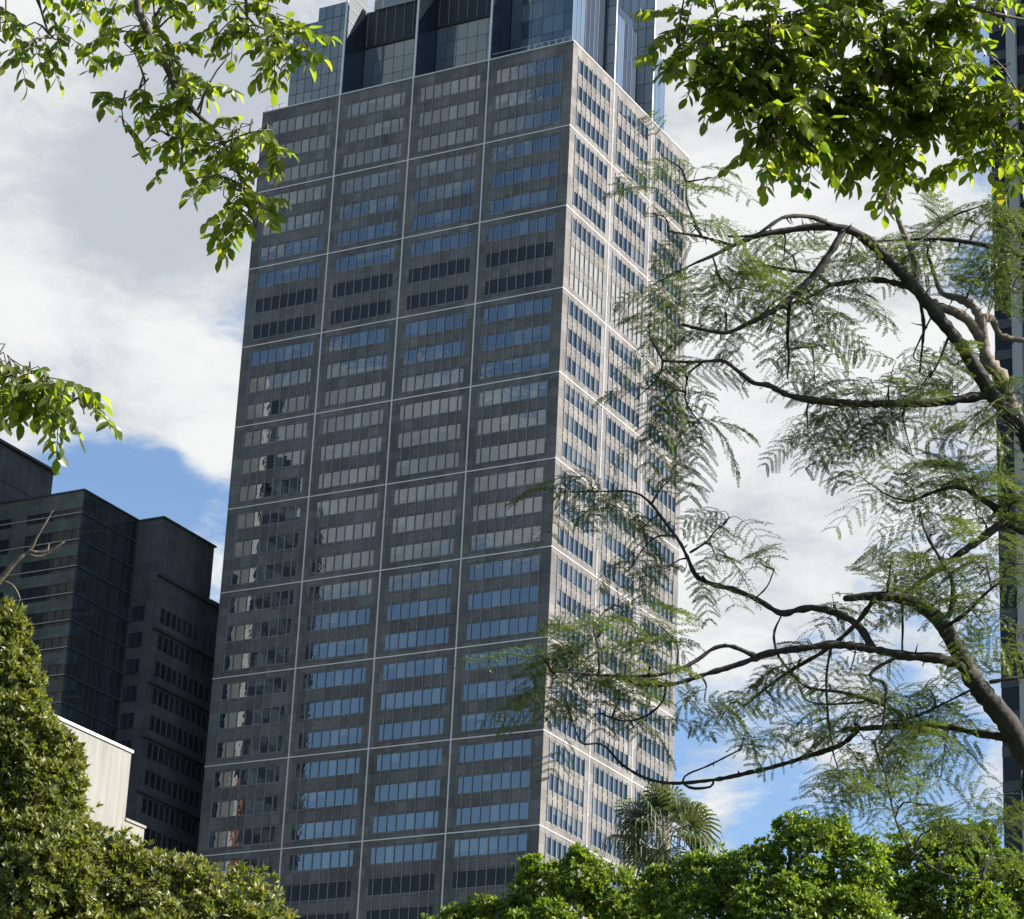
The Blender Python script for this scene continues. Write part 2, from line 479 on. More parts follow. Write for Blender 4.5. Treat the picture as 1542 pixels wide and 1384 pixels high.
# white metal strips: courses every three storeys and uprights between the bays
for k in range(0, 10):
    z = ZTOP - 0.02 if k == 0 else Z9 + (9 - k) * TH
    h = 0.075
    b = MB(); pbox(b, PL, 0, LW, z - h, z + h, -0.02, 0.10); b.build('white_course', M['metal'], tower)
    b = MB(); pbox(b, PR, 0.0, RW, z - h * 0.7, z + h * 0.7, -0.02, 0.05); b.build('white_course', M['metal'], tower)
u = 0
for b_ in LBAY[:3]:
    u += b_
    b = MB(); pbox(b, PL, u - 0.08, u + 0.08, 0, ZTOP + 0.16, -0.02, 0.14); b.build('white_upright', M['metal'], tower)
u = 0
for b_ in RBAY[:2]:
    u += b_
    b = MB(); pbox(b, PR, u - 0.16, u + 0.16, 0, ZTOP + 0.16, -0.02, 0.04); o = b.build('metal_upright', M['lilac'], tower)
    for k in range(30):
        b = MB(); pbox(b, PR, u - 0.09, u + 0.09, Z9 - TH + 0.3 + k * FL, Z9 - TH + 0.56 + k * FL, 0.03, 0.09); b.build('fixing_stud', M['white_stone'], o)

# ---- crown
crown = empty('glass_crown', (0, 0, ZTOP)); crown.parent = tower
def grid_wall(name, Q, u0, u1, v0, v1, nu, nv, mat, joint=0.05, jm=None, dep=0.02, par=None):
    """glazed wall: panes with dark joints between; Q(u,v,w)"""
    b = MB()
    du, dv = (u1 - u0) / nu, (v1 - v0) / nv
    for i in range(nu):
        for j in range(nv):
            pane(b, Q, u0 + i * du + joint, u0 + (i + 1) * du - joint, v0 + j * dv + joint, v0 + (j + 1) * dv - joint, 0.0, 0.0016)
    o = b.build(name, mat, par or crown)
    f = MB(); f.quad(Q(u0, v0, -dep), Q(u1, v0, -dep), Q(u1, v1, -dep), Q(u0, v1, -dep))
    f.build('joint_grid', jm or M['joint'], o)
    return o
V1, V2, V3 = -LW + LBAY[0], -LW + LBAY[0] + LBAY[1], -LBAY[3]
TOPZ = 24.0
# end bay: a glass box flush with the parapet, stepping up beside the first blade
grid_wall('crown_wall', lambda u, v, w: (u, 0.8 - w, v), -45.38, V1 - 0.15, 0.0, 13.3, 7, 6, M['crown_glass'])
grid_wall('crown_wall', lambda u, v, w: (u, 0.8 - w, v), -41.38, V1 - 0.15, 13.32, 15.4, 4, 1, M['crown_glass'])
b = MB()
b.box(-45.36, 0.84, 0, V1 - 0.2, 9.0, 13.28); b.box(-41.36, 0.84, 13.28, V1 - 0.2, 9.0, 15.38)
b.build('crown_core', M['crown_dark'], crown)
for i, vx in enumerate((V1, V2, V3)):
    top = [15.3, 16.0, 16.0][i]
    lowf = [8.4, 8.7, 8.0][i]
    b = MB(); b.prism([(vx - 0.15, 0.05, 0), (vx - 0.15, 5.0, 0), (vx - 0.15, 5.0, top), (vx - 0.15, 0.05, lowf)], (0.3, 0, 0))
    o = b.build('crown_blade', M['crown_dark'], crown)
    b = MB(); b.prism([(vx - 0.06, 0.05, lowf + .02), (vx - 0.06, 5.0, top + .02), (vx - 0.06, 5.0, TOPZ), (vx - 0.06, 0.05, TOPZ)], (0.12, 0, 0))
    b.build('blade_glass', M['frost'], o)
    b = MB()
    for zz in np.arange(lowf + 1.6, TOPZ, 2.0):
        f_ = min(4.9, 0.3 + 4.9 * (zz - lowf) / max(0.1, top - lowf) * 0.95)
        b.box(vx + 0.065, 0.05, zz, vx + 0.12, f_, zz + 0.12)
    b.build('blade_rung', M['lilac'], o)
    b = MB(); b.box(vx - 0.15, -0.10, -0.2, vx + 0.15, 0.04, TOPZ)
    b.build('blade_edge', M['metal'], o)
for i, (xa, xb) in enumerate(((V1, V2), (V2, V3), (V3, -0.9))):
    zsp = [9.7, 10.2, 30.0][i]
    Q = lambda u, v, w: (u, 5.0 - w, v)
    zt = min(zsp, TOPZ)
    grid_wall('crown_wall', Q, xa + 0.2, xb - 0.2, 0, zt, 7, 4 if i < 2 else 9, M['crown_glass'] if i < 2 else M['crown_mid'], 0.04)
    if zsp < TOPZ:
        lt = 15.4 if i == 0 else TOPZ
        b = MB(); b.box(xa + 0.2, 4.7, zsp + 0.25, xb - 0.2, 5.4, lt); o = b.build('louvre_screen', M['louvre'], crown)
        b = MB()
        for k in range(8):
            x = xa + 0.6 + k * (xb - xa - 1.2) / 7
            b.box(x - 0.03, 4.60, zsp + 0.25, x + 0.03, 4.70, lt)
        b.build('screen_rib', M['fin'], o)
        if i == 0:
            b = MB(); b.box(xa + 1.6, 4.45, 15.4, xb - 0.2, 5.4, 17.0); b.build('parapet_panel', M['crown_glass'], crown)
        b = MB(); b.box(xa + 0.2, 4.75, zsp, xb - 0.2, 5.3, zsp + 0.24); b.build('shadow_gap', M['joint'], crown)
b = MB(); b.box(V1, 5.45, 0, -1.5, 20, 14.0); b.build('crown_core', M['crown_dark'], crown)
b = MB(); b.box(-33, 12, 14.0, -12, 22, 26); b.build('upper_storey', M['crown_glass'], crown)
# right side: screens in the plane of the face, tall return walls behind each joint
J1, J2 = RBAY[0], RBAY[0] + RBAY[1]
def screen(y0, ysplit, y1, ztop, x=-0.35):
    Q = lambda u, v, w: (x + w, u, v)
    o = grid_wall('crown_screen', Q, y0, ysplit, 0.0, ztop, max(3, int(round((ysplit - y0) / 1.3))), 1, M['crown_blue'], 0.03)
    if y1 > ysplit:
        p = grid_wall('crown_screen', Q, ysplit + 0.01, y1, 0.0, ztop, max(2, int(round((y1 - ysplit) / 1.3))), 2, M['dark_glass'], 0.03)
    b = MB()
    n = int(round((y1 - y0) / 1.3))
    for k in range(n + 1):
        y = y0 + (y1 - y0) * k / n
        b.box(x + 0.005, y - 0.022, 0, x + 0.05, y + 0.022, ztop)
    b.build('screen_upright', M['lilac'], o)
    return o
screen(0.1, 3.6, 7.4, TOPZ); screen(J1 + 0.15, J1 + 3.1, J1 + 6.7, 11.15); screen(J2 + 0.15, J2 + 4.3, J2 + 4.3, 11.15)
for yj, xdeep in ((J1, 9.0), (J2, 9.0)):
    Q = lambda u, v, w, yj=yj: (u, yj - w, v)
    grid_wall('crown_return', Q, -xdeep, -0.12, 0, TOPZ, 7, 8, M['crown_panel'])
    b = MB(); b.box(-0.12, yj - 0.12, -0.2, 0.02, yj + 0.12, TOPZ); b.build('return_edge', M['metal'], crown)
    b = MB(); b.box(-xdeep, yj + 0.04, 0, -0.14, yj + 0.35, TOPZ); b.build('crown_core', M['crown_dark'], crown)
b = MB(); b.box(-14, 5.5, 0, -2.6, 30, 9.0); b.build('crown_core', M['crown_dark'], crown)
b = MB()
for x in np.arange(-LW + 0.3, -45.6, 1.1): b.box(x - .03, 0.25, -0.2, x + .03, 0.31, 0.95)
b.box(-LW + 0.3, 0.25, 0.9, -45.6, 0.30, 0.95)
for x in np.arange(-7.0, -0.2, 1.05): b.box(x - .05, 0.25, -0.1, x + .05, 0.33, 0.95)
b.box(-LBAY[3] + .2, 0.27, 0.88, -0.2, 0.31, 0.93)
b.build('railing', M['metal'], crown)
b = MB()
b.quad((V1 + .2, 0.22, 0.1), (-0.2, 0.22, 0.1), (-0.2, 0.22, 0.85), (V1 + .2, 0.22, 0.85))

# ---------------------------------------------------------------- dark stepped building behind the left corner
def lpos(X, Y): # tower-frame point to world
    c, s = math.cos(YAW), math.sin(YAW)
    return (CORNER[0] + c * X - s * Y, CORNER[1] + s * X + c * Y, 0.0)

dk = empty('dark_office_building', lpos(-59, -17.6), YAW)
tag(dk, 'dark stepped office building with pale green spandrels and a blank charcoal wing beside the tower', 'office building')
ZM = Z9 + 44.66                                  # roof height
FM = 3.62
# glazed wing: front along -x, right face along +y
b = MB(); b.box(-40, 0.12, 0, -0.12, 11.8, ZM - 0.3); b.build('glazed_wing', M['joint'], dk)
fr = [ZM - 0.05 - k * FM for k in range(12)]
for k, z in enumerate(fr):
    # pale spandrel with a ribbon window under it, a thin white sill between storeys
    b = MB()
    if k == 0: b.box(-40, 0, z - 2.3, 0, 0.2, z)
    else: b.box(-40, 0, z - 1.55, 0, 0.2, z)
    b.build('spandrel', M['spandrel'], dk)
    wt = z - (2.3 if k == 0 else 1.55); wb = z - FM
    QF = lambda u, v, w: (u, 0.1 - w, v)
    for i0, i1 in ((0, 7), (9, 16), (18, 25)):
        g_ = MB(); f_ = MB()
        for i in range(i0, i1):
            pane(g_, QF, -1.25 * (i + 1) - .05, -1.25 * i - .15, wb, wt, 0.0, 0.004)
            f_.box(-1.25 * i - 0.16, 0.03, wb, -1.25 * i - 0.06, 0.098, wt)
        o = g_.build('window', M['dark_glass'], dk); f_.build('mullion', M['slate'], o)
    for i0 in (7, 16, 25):
        f_ = MB(); f_.box(-1.25 * (i0 + 2) - 0.02, 0.005, wb + 0.003, -1.25 * i0 - 0.10, 0.118, wt - 0.003)
        f_.build('pier', M['spandrel'], dk)
    s_ = MB(); s_.box(-40, -0.12, wb + 0.55, 0.02, 0.02, wb + 0.68); s_.build('sill_line', M['concrete'], dk)
    QR = lambda u, v, w: (0.0 + w, u, v)
    g_ = MB()
    for i in range(9): pane(g_, QR, 0.1 + i * 1.30, 0.1 + (i + 1) * 1.30 - 0.08, wb + 0.75, z + 0.45 if k else z, 0.0, 0.003)
    o = g_.build('window', M['dark_glass'], dk)
    f_ = MB()
    for i in range(10): f_.box(0.0, 0.02 + i * 1.30, wb + 0.75, 0.09, 0.10 + i * 1.30, z + 0.45 if k else z)
    f_.box(0, 0.0, wb + 0.50, 0.14, 11.85, wb + 0.74)
    f_.build('mullion', M['slate'], o)
b = MB(); b.box(-40, -0.15, ZM - 0.05, 0.15, 11.9, ZM + 0.15); b.build('roof_edge', M['slate'], dk)
# charcoal wing
b = MB()
b.box(-8, 11.95, 0, 4.0, 23.9, ZM - 0.15)
b.box(-8, 23.9, 0, 3.98, 40, ZM - 7.7)
wing = b.build('charcoal_wing', M['granite_dark'], dk)
b = MB(); b.box(-8.1, 11.8, ZM - 0.15, 4.25, 24.15, ZM + 0.08); b.box(-8, 23.9, ZM - 7.7, 4.2, 40.1, ZM - 7.5); b.build('roof_edge', M['slate'], wing)
for k in range(14):
    z = ZM - 14.0 - k * FM
    QF = lambda u, v, w: (u, 11.94 - w, v)
    g_ = MB()
    pane(g_, QF, 0.35, 1.35, z, z + 1.95, 0, 0.002); pane(g_, QF, 1.42, 2.5, z, z + 1.95, 0, 0.002)
    o = g_.build('window', M['dark_glass'], wing)
    f_ = MB(); f_.box(1.35, 11.88, z, 1.42, 11.95, z + 1.95); f_.box(0.3, 11.84, z - 0.1, 2.55, 11.95, z); f_.build('mullion', M['joint'], o)
    QR = lambda u, v, w: (4.02 + w, u, v)
    g_ = MB()
    for i in range(11):
        if k < 2 and i > 6: continue
        pane(g_, QR, 13.3 + i * 1.25, 13.3 + (i + 1) * 1.25 - 0.3, z - 0.1, z + 1.85, 0, 0.002)
    o = g_.build('window', M['dark_glass'], wing)
    f_ = MB()
    for i in range(12): f_.box(4.0, 13.03 + i * 1.25, z - 0.1, 4.10, 13.27 + i * 1.25, z + 1.85)
    f_.build('mullion', M['granite_dark'], o)
for k in range(6):
    z = ZM - 8.2 - k * 7.24
    b = MB(); b.box(3.98, 11.8, z, 4.35, 40, z + 0.35); b.build('ledge', M['slate'], wing)

# rear slab, far top left
rb = empty('blank_wall_building', lpos(-74, -6), YAW)
tag(rb, 'blank dark grey wall block with an overhanging roof edge behind the stepped building at left', 'office building')
ZR = None
_d = ray(83, 711)
_t = None
cX, sX = math.cos(YAW), math.sin(YAW)
def on_plane_X(px, py, X):          # where a sight line meets a wall plane of the city grid
    d = ray(px, py); n = np.array([cX, sX, 0.0]); c = np.array(lpos(X, 0))
    tt = ((c - CAM) @ n) / (d @ n); q = CAM + d * tt
    return q, (q - np.array(lpos(0, 0))) @ np.array([-sX, cX, 0.0])
qr, yr = on_plane_X(83, 711, -74)
y_base = -6.0
b = MB(); b.box(-25, -30, 0, 0, yr - y_base - 0.3, qr[2] - 0.3); b.build('blank_wall', M['granite_dark'], rb)
b = MB(); b.box(-25, -30.5, qr[2] - 0.3, 0.5, yr - y_base + 0.35, qr[2] + 0.05); b.build('roof_edge', M['slate'], rb)
b = MB()
for k in range(1, 6): b.box(0.0, -30, qr[2] - 5.2 * k, 0.05, yr - y_base - 0.3, qr[2] - 5.2 * k + 0.10)
b.build('wall_groove', M['joint'], rb)

# cream blank block in front of them, in the sun
wx = -62.0
def cream_at(px, py):               # wall of the cream block, 225 m off
    return at(px, py, 225.0)
q0 = cream_at(198, 1134)
wb_ = empty('cream_building', (q0[0], q0[1], 0), YAW)
tag(wb_, 'blank sunlit cream walled building rising just above the glossy dark tree at left', 'building')
hz = q0[2]
b = MB(); b.box(-14, -22, 0, 0, 0, hz); wl = b.build('wall', M['cream'], wb_)
b = MB(); b.box(-14.1, -22, hz, 0.12, 0.12, hz + 0.22); b.build('coping', M['white_stone'], wb_)
b = MB(); b.box(-14, 0, 0, 0.0, 2.6, hz - 5.35); b.box(-14, 0, hz - 5.35, 0.1, 2.7, hz - 5.15); b.build('lower_block', M['cream'], wb_)

# dark tower at the right edge
qd = at(1493, 300, 340.0)
nv = empty('navy_tower', (qd[0], qd[1], 0), YAW)
tag(nv, 'dark navy glass tower with a pale upright column at the right edge of the photo', 'office tower')
b = MB(); b.box(0, 0.25, 0, 34, 20, 215); b.build('tower_body', M['joint'], nv)
for k in range(34):
    z = 66 + k * 3.9
    g_ = MB()
    Q = lambda u, v, w: (u, 0.2 - w, v)
    for i in range(20): pane(g_, Q, i * 1.6 + 0.04, (i + 1) * 1.6 - 0.04, z + 1.25, z + 3.9, 0, 0.003)
    g_.build('window', M['navy'], nv)
    s_ = MB(); s_.box(0, 0.12, z, 33, 0.24, z + 1.2); s_.build('spandrel', M['char'], nv)
for k in range(5):
    x = 2.3 + k * 6.4
    b = MB(); b.box(x, -0.5, 0, x + 1.15, 0.12, 215); b.build('column', M['concrete'], nv)

# tower out of frame to the left whose dark side shows in the granite tower's glass
rf = empty('mirrored_tower', lpos(-83, -62), YAW)
tag(rf, 'dark tower with white and orange strips mirrored in the left windows of the granite tower', 'office tower')
HR = 168.0
b = MB(); b.box(-30, -13, 0, 0, 6.0, HR - 6); b.box(-28, -6, HR - 6, -0.5, 5.9, HR + 3); b.box(-20, 0.5, HR + 3, -1, 4.2, HR + 13); b.build('tower_body', M['black'], rf)
b = MB(); b.box(-30, 6.0, 0, 0.3, 7.3, HR + 14); b.build('white_fin', M['concrete'], rf)
b = MB(); b.box(-30, 7.35, 0, -0.3, 18.0, HR + 12); b.build('grey_wing', M['grey_wall'], rf)
b = MB(); b.box(0.02, 5.1, 0, 0.5, 5.95, HR - 52); b.build('orange_strip', M['orange'], rf)
b = MB()
for k in range(40):
    z = 20 + k * 3.7
    for i in range(6): b.quad((0.02, -12.6 + i * 2.8, z), (0.02, -10.4 + i * 2.8, z), (0.02, -10.4 + i * 2.8, z + 2.0), (0.02, -12.6 + i * 2.8, z + 2.0))
b.build('spandrel_grid', M['joint'], rf)

# ---------------------------------------------------------------- vegetation helpers
def unit(v):
    v = np.asarray(v, float); return v / (np.linalg.norm(v) + 1e-12)

def catmull(P, n):
    P = np.asarray(P, float)
    if len(P) < 3:
        t = np.linspace(0, 1, n)[:, None]; return P[0] * (1 - t) + P[-1] * t
    Q = np.vstack([2 * P[0] - P[1], P, 2 * P[-1] - P[-2]])
    L = np.r_[0, np.cumsum(np.linalg.norm(np.diff(P[:, :3], axis=0), axis=1))]
    out_ = []
    for s in np.linspace(0, L[-1], n):
        i = min(len(P) - 2, max(0, int(np.searchsorted(L, s, 'right') - 1)))
        t = (s - L[i]) / max(1e-9, L[i + 1] - L[i])
        a, b, c, d = Q[i], Q[i + 1], Q[i + 2], Q[i + 3]
        out_.append(0.5 * (2 * b + (c - a) * t + (2 * a - 5 * b + 4 * c - d) * t * t + (3 * b - a - 3 * c + d) * t ** 3))
    return np.array(out_)

class Wood:                          # limbs of one tree gathered as tubes
    def __init__(self): self.V = []; self.Q = []; self.n = 0; self.pts = []
    def tube(self, pts, rad, sides=8, knob=0.08, step=0.05, record=True):
        pts = np.asarray(pts, float); rad = np.asarray(rad, float)
        L = np.linalg.norm(np.diff(pts, axis=0), axis=1).sum()
        n = int(max(4, min(160, L / step)))
        PR_ = catmull(np.column_stack([pts, rad]), n)
        C, R = PR_[:, :3], np.maximum(PR_[:, 3], 0.0012)
        R = R * (1 + knob * rng.normal(0, 1, n))
        T = np.gradient(C, axis=0); T /= np.linalg.norm(T, axis=1)[:, None] + 1e-12
        up = unit(np.cross(T[0], [0.3, 0.2, 1.0]))
        rings = []
        for i in range(n):
            up = unit(up - T[i] * (up @ T[i])); w = np.cross(T[i], up)
            a = np.arange(sides) * 2 * math.pi / sides
            rr = R[i] * (1 + (0.5 * knob) * rng.normal(0, 1, sides))
            rings.append(C[i] + np.cos(a)[:, None] * up * rr[:, None] + np.sin(a)[:, None] * w * rr[:, None])
        V = np.vstack(rings + [C[:1] - T[0] * R[0] * 0.3, C[-1:] + T[-1] * R[-1] * 0.6])
        i, j = np.meshgrid(np.arange(n - 1), np.arange(sides), indexing='ij')
        k = (j + 1) % sides
        Q = np.stack([i * sides + j, i * sides + k, (i + 1) * sides + k, (i + 1) * sides + j], -1).reshape(-1, 4)
        caps = []
        for j0 in range(0, sides, 2):
            caps.append([n * sides, (j0 + 2) % sides, (j0 + 1) % sides, j0])
            e = (n - 1) * sides
            caps.append([n * sides + 1, e + j0, e + (j0 + 1) % sides, e + (j0 + 2) % sides])
        Q = np.vstack([Q, np.array(caps)])
        self.V.append(V); self.Q.append(Q + self.n); self.n += len(V)
        if record: self.pts.append(np.column_stack([C, R]))
        return C, R
    def nearest(self, p):
        A = np.vstack(self.pts); i = np.argmin(((A[:, :3] - p) ** 2).sum(1)); return A[i, :3], A[i, 3]
    def build(self, name, mat, parent, origin):
        return quads_mesh(name, np.vstack(self.V), np.vstack(self.Q), mat, parent, True, origin)

class Foliage:
    def __init__(self): self.V = []; self.Q = []; self.n = 0
    def add(self, V, Q):
        self.V.append(V); self.Q.append(Q + self.n); self.n += len(V)
    def stamp(self, tv, tq, X, Y, Z, T, S):
        """copies of one leaf: X,Y,Z,T (K,3) axes and places, S (K,) sizes"""
        R = np.stack([X, Y, Z], 1) * S[:, None, None]         # rows are axes
        V = np.einsum('nk,mkj->mnj', tv, R) + T[:, None, :]
        K, n = len(T), len(tv)
        Q = (tq[None] + (np.arange(K) * n)[:, None, None]).reshape(-1, 4)
        self.add(V.reshape(-1, 3), Q)
    def build(self, name, mat, parent, origin, smooth=False):
        return quads_mesh(name, np.vstack(self.V), np.vstack(self.Q), mat, parent, smooth, origin)

def leaf_template(width, secs, fold=0.12, droop=0.15, wave=0.0):
    """one leaf blade along +x, unit long, folded a little along its midrib"""
    xs = np.linspace(0, 1, secs); V = []; Q = []
    for i, x in enumerate(xs):
        w = width * (math.sin(math.pi * min(1, x * 0.93 + 0.03)) ** 0.75) * (1.0 if 0 < i < secs - 1 else 0.08)
        z = -droop * x * x
        V += [(x, -w, z + fold * w + wave * math.sin(7 * x)), (x, 0, z), (x, w, z + fold * w - wave * math.sin(7 * x))]
    for i in range(secs - 1):
        a = 3 * i
        Q += [(a, a + 3, a + 4, a + 1), (a + 1, a + 4, a + 5, a + 2)]
    return np.array(V, float), np.array(Q, int)

def frames(dirs, ups):
    X = dirs / (np.linalg.norm(dirs, axis=1)[:, None] + 1e-12)
    Z = ups - X * (ups * X).sum(1)[:, None]; Z /= np.linalg.norm(Z, axis=1)[:, None] + 1e-12
    return X, np.cross(Z, X), Z

# ---------------------------------------------------------------- feathery tree at the right
FD = 13.0
feather = empty('feathery_tree', (4.2, 13.2, 0))
tag(feather, 'feathery leaved tree with crooked dark branches reaching in from the right edge across the tower', 'tree')
fo = np.array([4.2, 13.2, 0])
fw_ = Wood()
fpx = []                             # picture positions of limb points, only used to hang one limb from another
def trace(pts, s, ox, oy, r0, r1, dz=0.0, d0=None, wood=None, knob=0.10):
    """a limb followed point by point; s, ox, oy say where the points were read off"""
    P_ = np.array([(ox + x / s, oy + y / s) for x, y in pts])
    if d0 is None:
        A = np.vstack(fpx); i = np.argmin(((A[:, :2] - P_[0]) ** 2).sum(1)); d0 = A[i, 2]
    t = np.linspace(0, 1, len(P_))
    ph = rng.uniform(0, 6.28)
    dd = d0 + dz * t + 0.05 * np.sin(4 * t + ph) - 0.05 * math.sin(ph)
    W3 = np.array([at(x, y, d) for (x, y), d in zip(P_, dd)])
    rad = (np.linspace(r0, r1, len(P_)) / 2) * FD / FPX
    wd_ = wood or fw_
    C_, R_ = wd_.tube(W3, rad, 8, knob, 0.022)
    for i in range(3, len(C_) - 2):  # short dead spurs and buds along the limb
        if rng.uniform() < 0.09:
            v = unit(np.cross(C_[i + 1] - C_[i], rng.normal(0, 1, 3))); q = rng.uniform(0.012, 0.05)
            wd_.tube([C_[i], C_[i] + v * (R_[i] + q * .5), C_[i] + v * (R_[i] + q) + rng.normal(0, .006, 3)], [min(R_[i] * .6, .005), .003, .0015], 5, 0.1, 0.02, False)
    dense = catmull(np.column_stack([P_, dd]), 60)
    fpx.append(dense)
    return W3
Z7 = (1.972, 760, 680); Z6 = (2.5615, 940, 200)
lim = [(1700, 1150), (1630, 1000), (1542, 895), (1490, 800), (1400, 690), (1340, 580), (1290, 500), (1220, 450), (1150, 432), (1080, 430), (1008, 437)]
main = trace(lim, *Z7, 42, 9, -0.3, FD, knob=0.07)
# trunk from the lawn up to where the big limbs part
T0 = at(760 + 1700 / 1.972, 680 + 1150 / 1.972, FD)
fw_.tube([fo, fo + [0.05, 0, 1.2], (fo + T0) / 2 + [0.12, 0, 0.3], T0], [0.20, 0.15, 0.11, 0.064], 14, 0.04, 0.08)
up = [(1600, 1420), (1580, 1290), (1542, 1150), (1480, 1080), (1420, 1010), (1350, 900), (1300, 820), (1220, 720), (1140, 620), (1060, 530), (980, 450), (900, 390), (845, 370), (740, 362), (620, 378), (520, 395), (420, 435), (350, 470), (280, 500)]
upper = trace(up, *Z6, 30, 4, -0.5, FD + 0.35, knob=0.07)
T1 = at(940 + 1600 / 2.5615, 200 + 1420 / 2.5615, FD + 0.35)
fw_.tube([T0 + [0.02, 0.02, -.1], (T0 + T1) / 2 + [0.06, .1, 0], T1], [0.06, 0.052, 0.046], 12, 0.05, 0.06)
PALE = [(1520, 1130), (1385, 800), (1380, 715), (1110, 590)]     # first points of the tan limbs
B = [
 # lower half
 ([(1400, 690), (1360, 640), (1290, 615), (1180, 605), (1080, 585), (980, 573), (880, 585), (780, 600), (700, 630), (600, 660), (500, 690), (400, 690), (370, 680)], Z7, 20, 6, -0.5),
 ([(740, 605), (670, 578), (620, 585), (570, 620), (520, 645), (440, 665), (300, 665), (200, 655), (140, 655)], Z7, 9, 3, -0.3),
 ([(1090, 580), (1060, 530), (1010, 490), (930, 465), (870, 470), (820, 480), (750, 440), (680, 410), (620, 395), (570, 370), (545, 320), (520, 270), (480, 215), (430, 150), (380, 120), (300, 118), (160, 120)], Z7, 14, 3, 0.5),
 ([(1100, 436), (1040, 515), (960, 585), (850, 650), (780, 700), (710, 755)], Z7, 9, 5, 0.3),
 ([(1490, 850), (1400, 835), (1300, 815), (1190, 815), (1100, 820), (1000, 828)], Z7, 15, 8, 0.3),
 ([(1050, 826), (1000, 870), (900, 905), (820, 930), (720, 955), (620, 975), (500, 985), (420, 970), (350, 930), (290, 870), (230, 865), (200, 800)], Z7, 10, 3, -0.3),
 ([(620, 975), (612, 995), (560, 1000), (530, 985), (540, 960), (600, 935), (660, 905), (700, 885)], Z7, 5, 3, 0.1),
 ([(1190, 812), (1160, 770), (1090, 740), (1000, 715), (900, 700), (850, 655), (810, 600), (800, 540), (820, 490)], Z7, 8, 4, 0.3),
 ([(1080, 738), (1050, 745), (960, 750), (900, 740), (870, 690)], Z7, 5, 3, 0.1),
 ([(1170, 607), (1095, 650), (1090, 675), (1130, 690), (1130, 750), (1120, 830), (1100, 870), (1130, 960), (1160, 1090), (1200, 1180)], Z7, 7, 3, -0.4),
 ([(970, 575), (955, 680), (965, 830), (975, 870)], Z7, 5, 3, 0.1),
 ([(1180, 440), (1182, 520), (1180, 600)], Z7, 5, 4, 0.1),
 ([(1300, 505), (1325, 470), (1330, 390), (1300, 330), (1260, 260), (1240, 215)], Z7, 11, 4, 0.2),
 ([(1640, 235), (1542, 235), (1480, 215), (1400, 270), (1300, 340), (1230, 390), (1175, 432)], Z7, 18, 8, -0.2),
 ([(1530, 225), (1460, 170), (1390, 120), (1340, 105), (1280, 118), (1210, 148)], Z7, 16, 5, 0.2),
 ([(1440, 685), (1542, 668), (1640, 660)], Z7, 8, 5, 0.2),
 ([(1400, 700), (1300, 750), (1210, 790), (1150, 800)], Z7, 4, 3, 0.2),
 ([(1560, 900), (1540, 1000), (1580, 1120)], Z7, 9, 4, 0.3),
 ([(1200, 1180), (1260, 1230), (1330, 1260), (1420, 1270)], Z7, 4, 2.5, 0.1),
 ([(480, 690), (470, 740), (420, 785), (350, 800), (280, 775)], Z7, 5, 3, 0.1),
 ([(280, 665), (280, 590), (265, 520), (300, 470)], Z7, 5, 3, 0.2),
 ([(550, 300), (600, 268), (625, 235), (660, 210)], Z7, 4, 2, 0.1),
 ([(740, 440), (780, 400), (800, 350)], Z7, 3, 2, 0.1),
 ([(1310, 520), (1370, 480), (1430, 420), (1480, 380)], Z7, 8, 4, -0.2),
 # upper half
 ([(845, 375), (810, 440), (740, 540), (650, 630), (570, 690), (480, 735), (400, 770), (330, 765), (220, 740)], Z6, 15, 5, -0.3),
 ([(810, 358), (720, 325), (620, 325), (560, 360), (500, 395), (400, 400)], Z6, 9, 4, -0.3),
 ([(420, 435), (350, 415), (290, 400), (170, 380)], Z6, 7, 4, 0.2),
 ([(300, 402), (262, 320), (240, 260), (240, 190)], Z6, 5, 3, 0.2),
 ([(1100, 595), (1000, 570), (900, 570), (800, 585), (740, 545), (640, 530), (540, 510)], Z6, 12, 5, 0.4),
 ([(800, 585), (700, 640), (600, 670), (520, 700)], Z6, 6, 4, 0.2),
 ([(1520, 1130), (1490, 1060), (1450, 940), (1400, 880), (1380, 780), (1370, 710), (1320, 650), (1240, 625), (1215, 600), (1170, 470)], Z6, 30, 6, 0.4),
 ([(1385, 800), (1310, 710), (1200, 665), (1140, 625)], Z6, 18, 14, -0.2),
 ([(1380, 715), (1420, 720), (1450, 780), (1542, 800), (1640, 790)], Z6, 14, 8, 0.3),
 ([(1420, 1010), (1330, 1022), (1200, 1040), (1060, 1045), (900, 1045), (760, 1035), (640, 1015), (560, 975), (500, 965), (440, 920), (380, 880), (270, 885), (150, 880)], Z6, 18, 5, -0.6),
 ([(1060, 525), (1130, 430), (1200, 370), (1270, 320), (1400, 275)], Z6, 7, 3, 0.2),
 ([(1110, 590), (1130, 520), (1080, 390), (1040, 300), (1010, 240), (990, 100)], Z6, 11, 8, 0.5),
 ([(1640, 560), (1542, 480), (1400, 435), (1230, 410), (1110, 412), (950, 420)], Z6, 12, 4, -0.2),
 ([(1140, 640), (1155, 740), (1150, 820), (1140, 920)], Z6, 7, 4, 0.1),
 ([(1190, 700), (1140, 800), (1118, 870), (1190, 890)], Z6, 4, 2.5, 0.1),
 ([(640, 640), (630, 780), (635, 870), (630, 950)], Z6, 8, 3, 0.1),
 ([(640, 835), (720, 825), (790, 820)], Z6, 3, 2, 0.1),
 ([(300, 885), (250, 930), (235, 1000)], Z6, 4, 3, 0.1),
 ([(1250, 790), (1210, 890), (1180, 940)], Z6, 5, 3, 0.1),
 ([(340, 475), (370, 560), (410, 600), (390, 660)], Z6, 4, 2.5, 0.1),
 ([(1010, 450), (1040, 420), (1060, 405)], Z6, 4, 3, 0.1),
]
fpale = Wood()
for pts, zz, a, b_, dz in B:
    trace(pts, *zz, a * (1.0 if pts[0] in PALE else 0.85), b_ * 0.8, dz, wood=fpale if pts[0] in PALE else None, knob=0.13)

